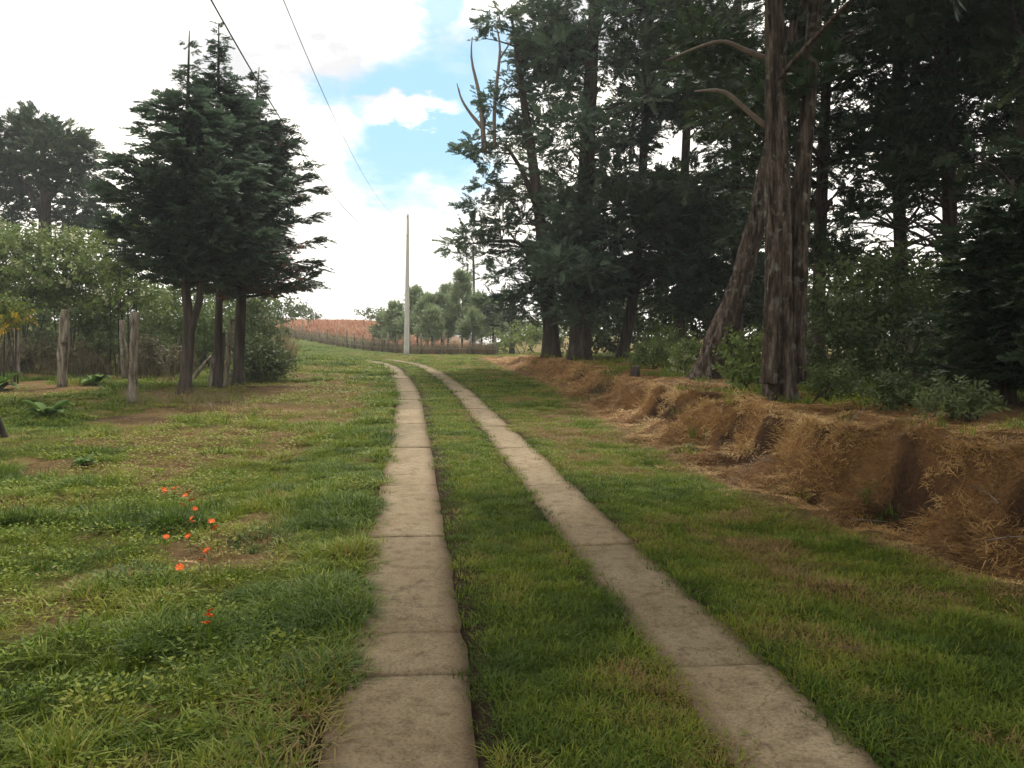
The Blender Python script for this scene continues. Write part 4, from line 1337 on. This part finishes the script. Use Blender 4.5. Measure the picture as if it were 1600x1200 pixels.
tuft('dark green grass tuft growing out of the dry bank slope', 1378, 782, 34, .9, 220)
tuft('small green tuft at the foot of the bank below the undercut', 1070, 712, 22, .9, 150)
tuft('low green tuft on the verge at the bank foot', 1097, 768, 20, 1.2, 150)
tuft('green tuft in the bank below the stump', 1020, 652, 16, .8, 220)
tuft('green weeds hanging over the far part of the bank', 915, 628, 26, 1.2, 200)
tuft('green tuft on the bank behind the far weeds', 945, 600, 22, 1.2, 200)
tuft('large tuft of long grass overhanging the concrete slab edge', 545, 800, 44, 1.3, 420)
tuft('long dark grass clump behind the red flowers', 410, 850, 34, 1.9, 460, -.15)
tuft('wide long grass clump in front of the red flowers', 210, 915, 36, 2.2, 520, -.05)
tuft('bright long grass clump arching over the slab beside the orange flowers', 515, 930, 52, 1.3, 520, .05)
tuft('long grass clump arching over the close-set pair of slab joints', 490, 1060, 58, 1.5, 560)
tuft('grass tuft near the edge of the track by the dry patch', 590, 672, 18, 1.3, 150)
tuft('green tuft on the bare earth under the boughs', 500, 580, 12, 1.4, 110)


# ------------------------------------------------------------------ fallen twigs
TW = []
for k in range(4):
    mb = MB(); L_ = (.35, .5, .65, .8)[k]
    q = spline([(0, 0, .012, .009), (L_ * .4, .04 * (-1) ** k, .03, .008), (L_, -.03, .02, .004)], 9)
    mb.tube(q[:, :3], q[:, 3], 6, .1)
    q2 = curve(q[4, :3], q[4, :3] + [L_ * .28, .14 * (-1) ** (k + 1), .03], (0, 0, .01), 5)
    mb.tube(q2, np.linspace(.005, .002, 5), 5)
    mt_ = bpy.data.meshes.new('fallen_twig'); mt_.from_pydata(np.concatenate(mb.v).tolist(), [], mb.f); mt_.shade_smooth(); mt_.materials.append(M['dead_wood']); TW.append(mt_)
for k, (px, py) in enumerate(((1560, 705), (1500, 690), (1400, 700), (1310, 690), (1230, 760), (1450, 800), (1540, 860), (1330, 820), (1120, 690), (1180, 730), (1235, 985), (1290, 1010), (1150, 960), (1440, 930), (1040, 660), (1560, 790))):
    b = PG(px, py); e = .12
    gx_ = float(H(b[0] + e, b[1]) - H(b[0] - e, b[1])) / (2 * e); gy_ = float(H(b[0], b[1] + e) - H(b[0], b[1] - e)) / (2 * e)
    az = rng.uniform(0, 6.283)
    o = bpy.data.objects.new('fallen_twig', TW[k % 4]); col.objects.link(o); o.location = (b[0], b[1], b[2] + (.0 if py > 900 else .02)); o.scale = ((.38 if py > 900 else .62),) * 3
    o.rotation_euler = (0, -math.atan(gx_ * math.cos(az) + gy_ * math.sin(az)), az)
    set_props(o, 'thin dry twig lying on the mown verge' if py > 900 else 'thin dry twig lying on the straw of the bank', 'twig', 'fallen twigs on the verge' if py > 900 else 'fallen twigs on the bank')

# ------------------------------------------------------------------ red-orange wildflowers
def flower_parts():
    st = bpy.data.meshes.new('stem'); mb = MB(); mb.tube([(0, 0, -.02), (.004, 0, .06), (0, .003, .13)], [.0022, .002, .0018], 5)
    st.from_pydata(np.concatenate(mb.v).tolist(), [], mb.f); st.materials.append(M['stem'])
    pe = bpy.data.meshes.new('petal')
    V, F = [], []
    for i, t in enumerate(np.linspace(0, 1, 5)):
        w = .009 * math.sin(math.pi * (t * .85 + .12)); c_ = (.004 + .020 * t, 0, .006 * t - .008 * t * t)
        V += [(c_[0], -w, c_[2] + .003), c_, (c_[0], w, c_[2] + .003)]
        if i: q = (i - 1) * 3; F += [[q, q + 1, q + 4, q + 3], [q + 1, q + 2, q + 5, q + 4]]
    pe.from_pydata(V, [], F); pe.shade_smooth(); pe.materials.append(M['petal'])
    ce = bpy.data.meshes.new('centre'); mb = MB(); mb.tube([(0, 0, -.002), (0, 0, .003), (0, 0, .006)], [.006, .0065, .003], 8)
    ce.from_pydata(np.concatenate(mb.v).tolist(), [], mb.f); ce.materials.append(M['pollen'])
    return st, pe, ce


FS, FP, FC = flower_parts()
FL = [(262, 775), (270, 772), (284, 780), (296, 774), (303, 786), (281, 803), (301, 803), (305, 812), (302, 820), (331, 827), (343, 838), (299, 848), (258, 853), (333, 887), (310, 895), (285, 914), (335, 973), (327, 988), (331, 985)]
for (px, py) in FL:
    b = PG(px, py + 22)
    sc = 1.2 * rng.uniform(.8, 1.15)
    lab = 'orange wildflower in the small group closest to the concrete slabs' if py > 950 else ('orange-red wildflower in the dense cluster beside the bare earth' if py < 825 else 'scattered orange-red wildflower between the two long grass clumps')
    root = empty('wildflower', b, lab, 'flower', 'orange wildflowers ' + ('lowest' if py > 950 else 'far cluster' if py < 825 else 'scattered'))
    root.scale = (sc,) * 3; root.rotation_euler = (rng.normal(0, .15), rng.normal(0, .15), rng.uniform(0, 6))
    o = bpy.data.objects.new('stem', FS); col.objects.link(o); o.parent = root
    h = bpy.data.objects.new('centre', FC); col.objects.link(h); h.parent = root; h.location = (0, .003, .131); h.rotation_euler = (-.5, rng.normal(0, .3), 0)
    for k in range(7):
        o = bpy.data.objects.new('petal', FP); col.objects.link(o); o.parent = h; o.rotation_euler = (0, rng.uniform(-.5, .1), k * 6.283 / 7)


# ------------------------------------------------------------------ grass, straw and brush (uncountable cover)
def candidates(y0, y1, dens, xl=1.0, xr=1.0):
    area_w = lambda y: .72 * y + 2.2
    n = int(dens * (y1 - y0) * 2 * area_w((y0 + y1) / 2))
    Y = rng.uniform(y0, y1, n); X = rng.uniform(-1, 1, n) * area_w(Y)
    return X, Y


def on_slab(u, m=0.0):
    return ((np.abs(u + .71) < .34 - m) | (np.abs(u - .75) < .265 - m))


def slope_tilt(X, Y):
    e = .08
    gx_ = (H(X + e, Y, False) - H(X - e, Y, False)) / (2 * e); gy_ = (H(X, Y + e, False) - H(X, Y - e, False)) / (2 * e)
    return gx_, gy_


lawn, tall, weed, straw = [], [], [], []
for (y0, y1, dn) in ((1.2, 3, 340), (3, 4.5, 330), (4.5, 6.5, 230), (6.5, 9, 140), (9, 13, 80), (13, 19, 42), (19, 28, 22), (28, 42, 11), (42, 60, 5), (60, 84, 2.2)):
    X, Y = candidates(y0, y1, dn)
    u = X - ROADX(Y); s = bank_s(X, Y); d = dryness(X, Y)
    bankz = (s > -.12) & (Y < 44)
    left = u < -1.02
    slab = on_slab(u, rng.uniform(-.02, .08, len(X)) * (rng.random(len(X)) < .6)) & (Y < 41)
    cl = fbm(X * .9, Y * .9, 101, 4)
    bare = rng.random(len(X)) < np.where(left, .9, .3) * smooth(d, .35, .8)
    grow = np.clip(Y / 7, 1, 4.2) ** .75
    sel = ~bankz & ~slab & ~bare & ~(left & (rng.random(len(X)) < .45))
    lawn.append(np.stack([X, Y, d, grow, np.where(left, 1.25, 1.0)], 1)[sel])
    edge = np.exp(-((u + 1.25) / .25) ** 2)
    sel = left & ~bankz & ~slab & (rng.random(len(X)) < np.clip(.06 + .9 * smooth(cl, .50, .60) + .45 * edge, 0, 1) * (1 - .93 * smooth(d, .3, .7)) * .75)
    tall.append(np.stack([X, Y, d, grow, .55 + .9 * smooth(cl, .45, .7)], 1)[sel])
    sel = left & ~slab & (u < -1.3) & (rng.random(len(X)) < np.where(Y < 6, .10, .28) * smooth(fbm(X * .6, Y * .6, 111, 3), .42, .60))
    weed.append(np.stack([X, Y, d, grow, np.ones(len(X))], 1)[sel])
for (y0, y1, dn) in ((2, 5, 460), (5, 8, 480), (8, 12, 330), (12, 18, 150), (18, 28, 65), (28, 44, 26)):
    n = int(dn * (y1 - y0) * 4.2)
    Y = rng.uniform(y0, y1, n); X = TOEX(Y) + rng.uniform(-.6, 3.6, n) + 0
    s = bank_s(X, Y)
    keep = (rng.random(n) > .92 * smooth(fbm(X * 1.5, Y * 1.5, 13, 2) + .06 * smooth(s, .35, .5), .58, .70) * smooth(s, .05, .3) * (1 - smooth(s, .68, .8))) & (rng.random(n) <  np.where(s < 0, .55 * smooth(s, -.45, 0), np.where(s < 1.3, 1, 1 - smooth(s, 1.3, 2.6) * .8)))
    straw.append(np.stack([X, Y, s], 1)[keep])
litter = []
for (y0, y1, dn) in ((1.5, 4, 240), (4, 7, 150), (7, 11, 80), (11, 18, 50), (18, 30, 22)):
    X, Y = candidates(y0, y1, dn)
    u = X - ROADX(Y); d = dryness(X, Y)
    keep = (u < -1.15) & (rng.random(len(X)) < .8 * smooth(d, .35, .85))
    litter.append(np.stack([X, Y, d], 1)[keep])
    keep = (u > -1) & ~on_slab(u, -.03) & (bank_s(X, Y) < -.1) & (rng.random(len(X)) < .35 * smooth(d, .4, .8))
    litter.append(np.stack([X, Y, d], 1)[keep])
litter = np.concatenate(litter)
for (y0, y1, dn) in ((3, 8, 26), (8, 14, 18), (14, 24, 9), (24, 42, 5)):
    n = int(dn * (y1 - y0) * 6)
    Y = rng.uniform(y0, y1, n); X = TOEX(Y) + 1.35 * rng.uniform(.0, 4.5, n); s = bank_s(X, Y)
    keep = rng.random(n) < np.where(s < .85, .14, .40 + .60 * smooth(s, 1.0, 1.8)) * smooth(fbm(X, Y, 161, 3), .35, .6)
    a_ = np.stack([X, Y, rng.uniform(.0, .7, n), np.clip(Y / 7, 1, 3) ** .7, rng.uniform(.8, 2.0, n)], 1)[keep]
    k_ = rng.random(len(a_)) < .6
    tall.append(a_[k_]); weed.append(a_[~k_])
lawn, tall, weed, straw = [np.concatenate(a) for a in (lawn, tall, weed, straw)]


def place(nm, arr, variants, key, lab, kmin, tints):
    X, Y = arr[:, 0], arr[:, 1]
    n = len(arr)
    z = H(X, Y)
    hs = arr[:, 4] * rng.uniform(.75, 1.25, n)
    sc = np.stack([arr[:, 3] * rng.uniform(.85, 1.2, n)] * 2 + [hs * (1 + .25 * (arr[:, 3] - 1))], 1)
    o = scatter(nm, variants, key, np.stack([X, Y, z], 1), rng.uniform(0, 6.283, n), sc, np.clip(tints, 0, 1), M['grass'])
    set_props(o, lab, kind='stuff')
    return n


nl = .6 * fbm(lawn[:, 0] * 1.3, lawn[:, 1] * 1.3, 121, 4) + .4 * fbm(lawn[:, 0] * 4.5, lawn[:, 1] * 4.5, 122, 3)
n1 = place('lawn_grass', lawn, V_LAWN, 'lawn', 'short trodden grass between and beside the tracks', 1, .27 + .58 * lawn[:, 2] + (nl - .5) * 1.35 + .07 * smooth(lawn[:, 0] - ROADX(lawn[:, 1]), .9, 1.6) + rng.normal(0, .17, len(lawn)))
nl = .5 * fbm(tall[:, 0] * 1.3, tall[:, 1] * 1.3, 131, 4) + .5 * fbm(tall[:, 0] * 4, tall[:, 1] * 4, 132, 3)
n2 = place('long_grass', tall, V_TALL, 'tall', 'longer rough grass on the left verge', 1, .25 + .35 * tall[:, 2] + (nl - .5) * 1.4 + rng.normal(0, .12, len(tall)))
n3 = place('low_weeds', weed, V_WEED, 'weed', 'low leafy weeds among the rough grass', 1, .36 + .25 * weed[:, 2] + rng.normal(0, .13, len(weed)))
X, Y, s = straw.T
n4 = len(straw)
sx, sy = slope_tilt(X, Y)
down = np.arctan2(-sy, -sx)
o = scatter('dry_straw', V_STRAW, 'straw', np.stack([X, Y, H(X, Y) - .01], 1), rng.uniform(0, 6.283, n4), np.clip(Y / 9, 1, 2.4)[:, None] ** .7 * rng.uniform(.5, 1.25, (n4, 1)) * np.array([1, 1, .8]),
            np.clip(.56 + (fbm(X * 1.4, Y * 1.4, 141, 4) - .5) * 1.5 + rng.normal(0, .16, n4), 0, 1), M['straw'], np.stack([np.clip(sy, -1, 1) * .7, np.clip(-sx, -1.2, 1.2) * .7], 1))
set_props(o, 'dry orange-brown straw matted over the bank', kind='stuff')
X, Y, d = litter.T
n5 = len(litter)
o = scatter('grass_litter', V_STRAW, 'straw', np.stack([X, Y, H(X, Y) - .01], 1), rng.uniform(0, 6.283, n5), np.clip(Y / 8, 1, 3)[:, None] ** .7 * rng.uniform(.5, .9, (n5, 1)) * np.array([1, 1, .45]),
            np.clip(.35 + (fbm(X * 2, Y * 2, 151, 4) - .5) * 1.2 + rng.normal(0, .2, n5), 0, 1), M['straw'])
set_props(o, 'flattened dry grass lying in the bare patches', kind='stuff')
# brush: dry stalks below the thicket, tall dry grass by the meadow, dry crop along the far fence
br = []
for k in range(170):
    px, D = rng.uniform(-60, 300), rng.uniform(23, 28); br.append((*G(px, D), rng.uniform(.35, 1.0) + .9 * rng.random() ** 3, rng.normal(.32, .2)))
for k in range(90):
    px, D = rng.normal(437, 9), rng.uniform(33, 38); br.append((*G(px, D), rng.uniform(.9, 1.6), rng.normal(.85, .12)))
for k in range(700):
    t = rng.random(); x, y = np.interp(t * 59, range(60), fp[:, 0]), np.interp(t * 59, range(60), fp[:, 1]) + abs(rng.normal(0, 1.6)) + .3
    br.append((x, y, float(H(x, y)), rng.uniform(.7, 1.3), rng.normal(.5 if rng.random() < .6 else .75, .15)))
for k in range(120):
    px, D = rng.normal(290, 70), rng.uniform(15.5, 19); br.append((*G(px, D), rng.uniform(.15, .35), rng.normal(.85, .1)))
br = np.array(br)
o = scatter('dry_brush', V_BRUSH, 'brush', br[:, :3], rng.uniform(0, 6.283, len(br)), np.stack([np.clip(br[:, 3], .4, 2), np.clip(br[:, 3], .4, 2), br[:, 3]], 1), np.clip(br[:, 4], 0, 1), M['brush'])
set_props(o, 'dry brown stalks and brush below the thicket and along the far fence', kind='stuff')
cr_ = []
for k in range(1500):
    x, y = rng.uniform(-48, -6), 86 + 42 * rng.random() ** 1.3
    cr_.append((x, y, float(H(x, y)), rng.uniform(.5, 1.0), rng.normal(.5, .25)))
cr_ = np.array(cr_)
o = scatter('dry_crop', V_BRUSH, 'crop', cr_[:, :3], rng.uniform(0, 6.283, len(cr_)), np.stack([2.6 * np.ones(len(cr_)), 2.6 * np.ones(len(cr_)), cr_[:, 3]], 1), np.clip(cr_[:, 4], 0, 1), M['crop'])
set_props(o, 'dry reddish crop standing on the far hill field', kind='stuff')
print('grass clumps', n1, n2, n3, n4, 'leaf tris', TRIS[0])

# ------------------------------------------------------------------ moist air
x0, x1, y0, y1, z0, z1 = -275, 275, -25, 345, -1.2, 24
mb = MB(); mb.add([(a, b, c_) for c_ in (z0, z1) for b in (y0, y1) for a in (x0, x1)], [[0, 2, 3, 1], [4, 5, 7, 6], [0, 1, 5, 4], [2, 6, 7, 3], [0, 4, 6, 2], [1, 3, 7, 5]])
mh, N_, L_, out_ = mat_new('thin_haze')
pv = N_.new('ShaderNodeVolumePrincipled')
pv.inputs['Color'].default_value = (.90, .94, 1.0, 1)
pv.inputs['Density'].default_value = HAZE
pv.inputs['Anisotropy'].default_value = .2
L_.new(pv.outputs[0], out_.inputs['Volume'])
hz = mb.build('haze', mh, None, (0, 0, 0), False)
set_props(hz, 'thin pale haze in the air over the meadow', kind='stuff')
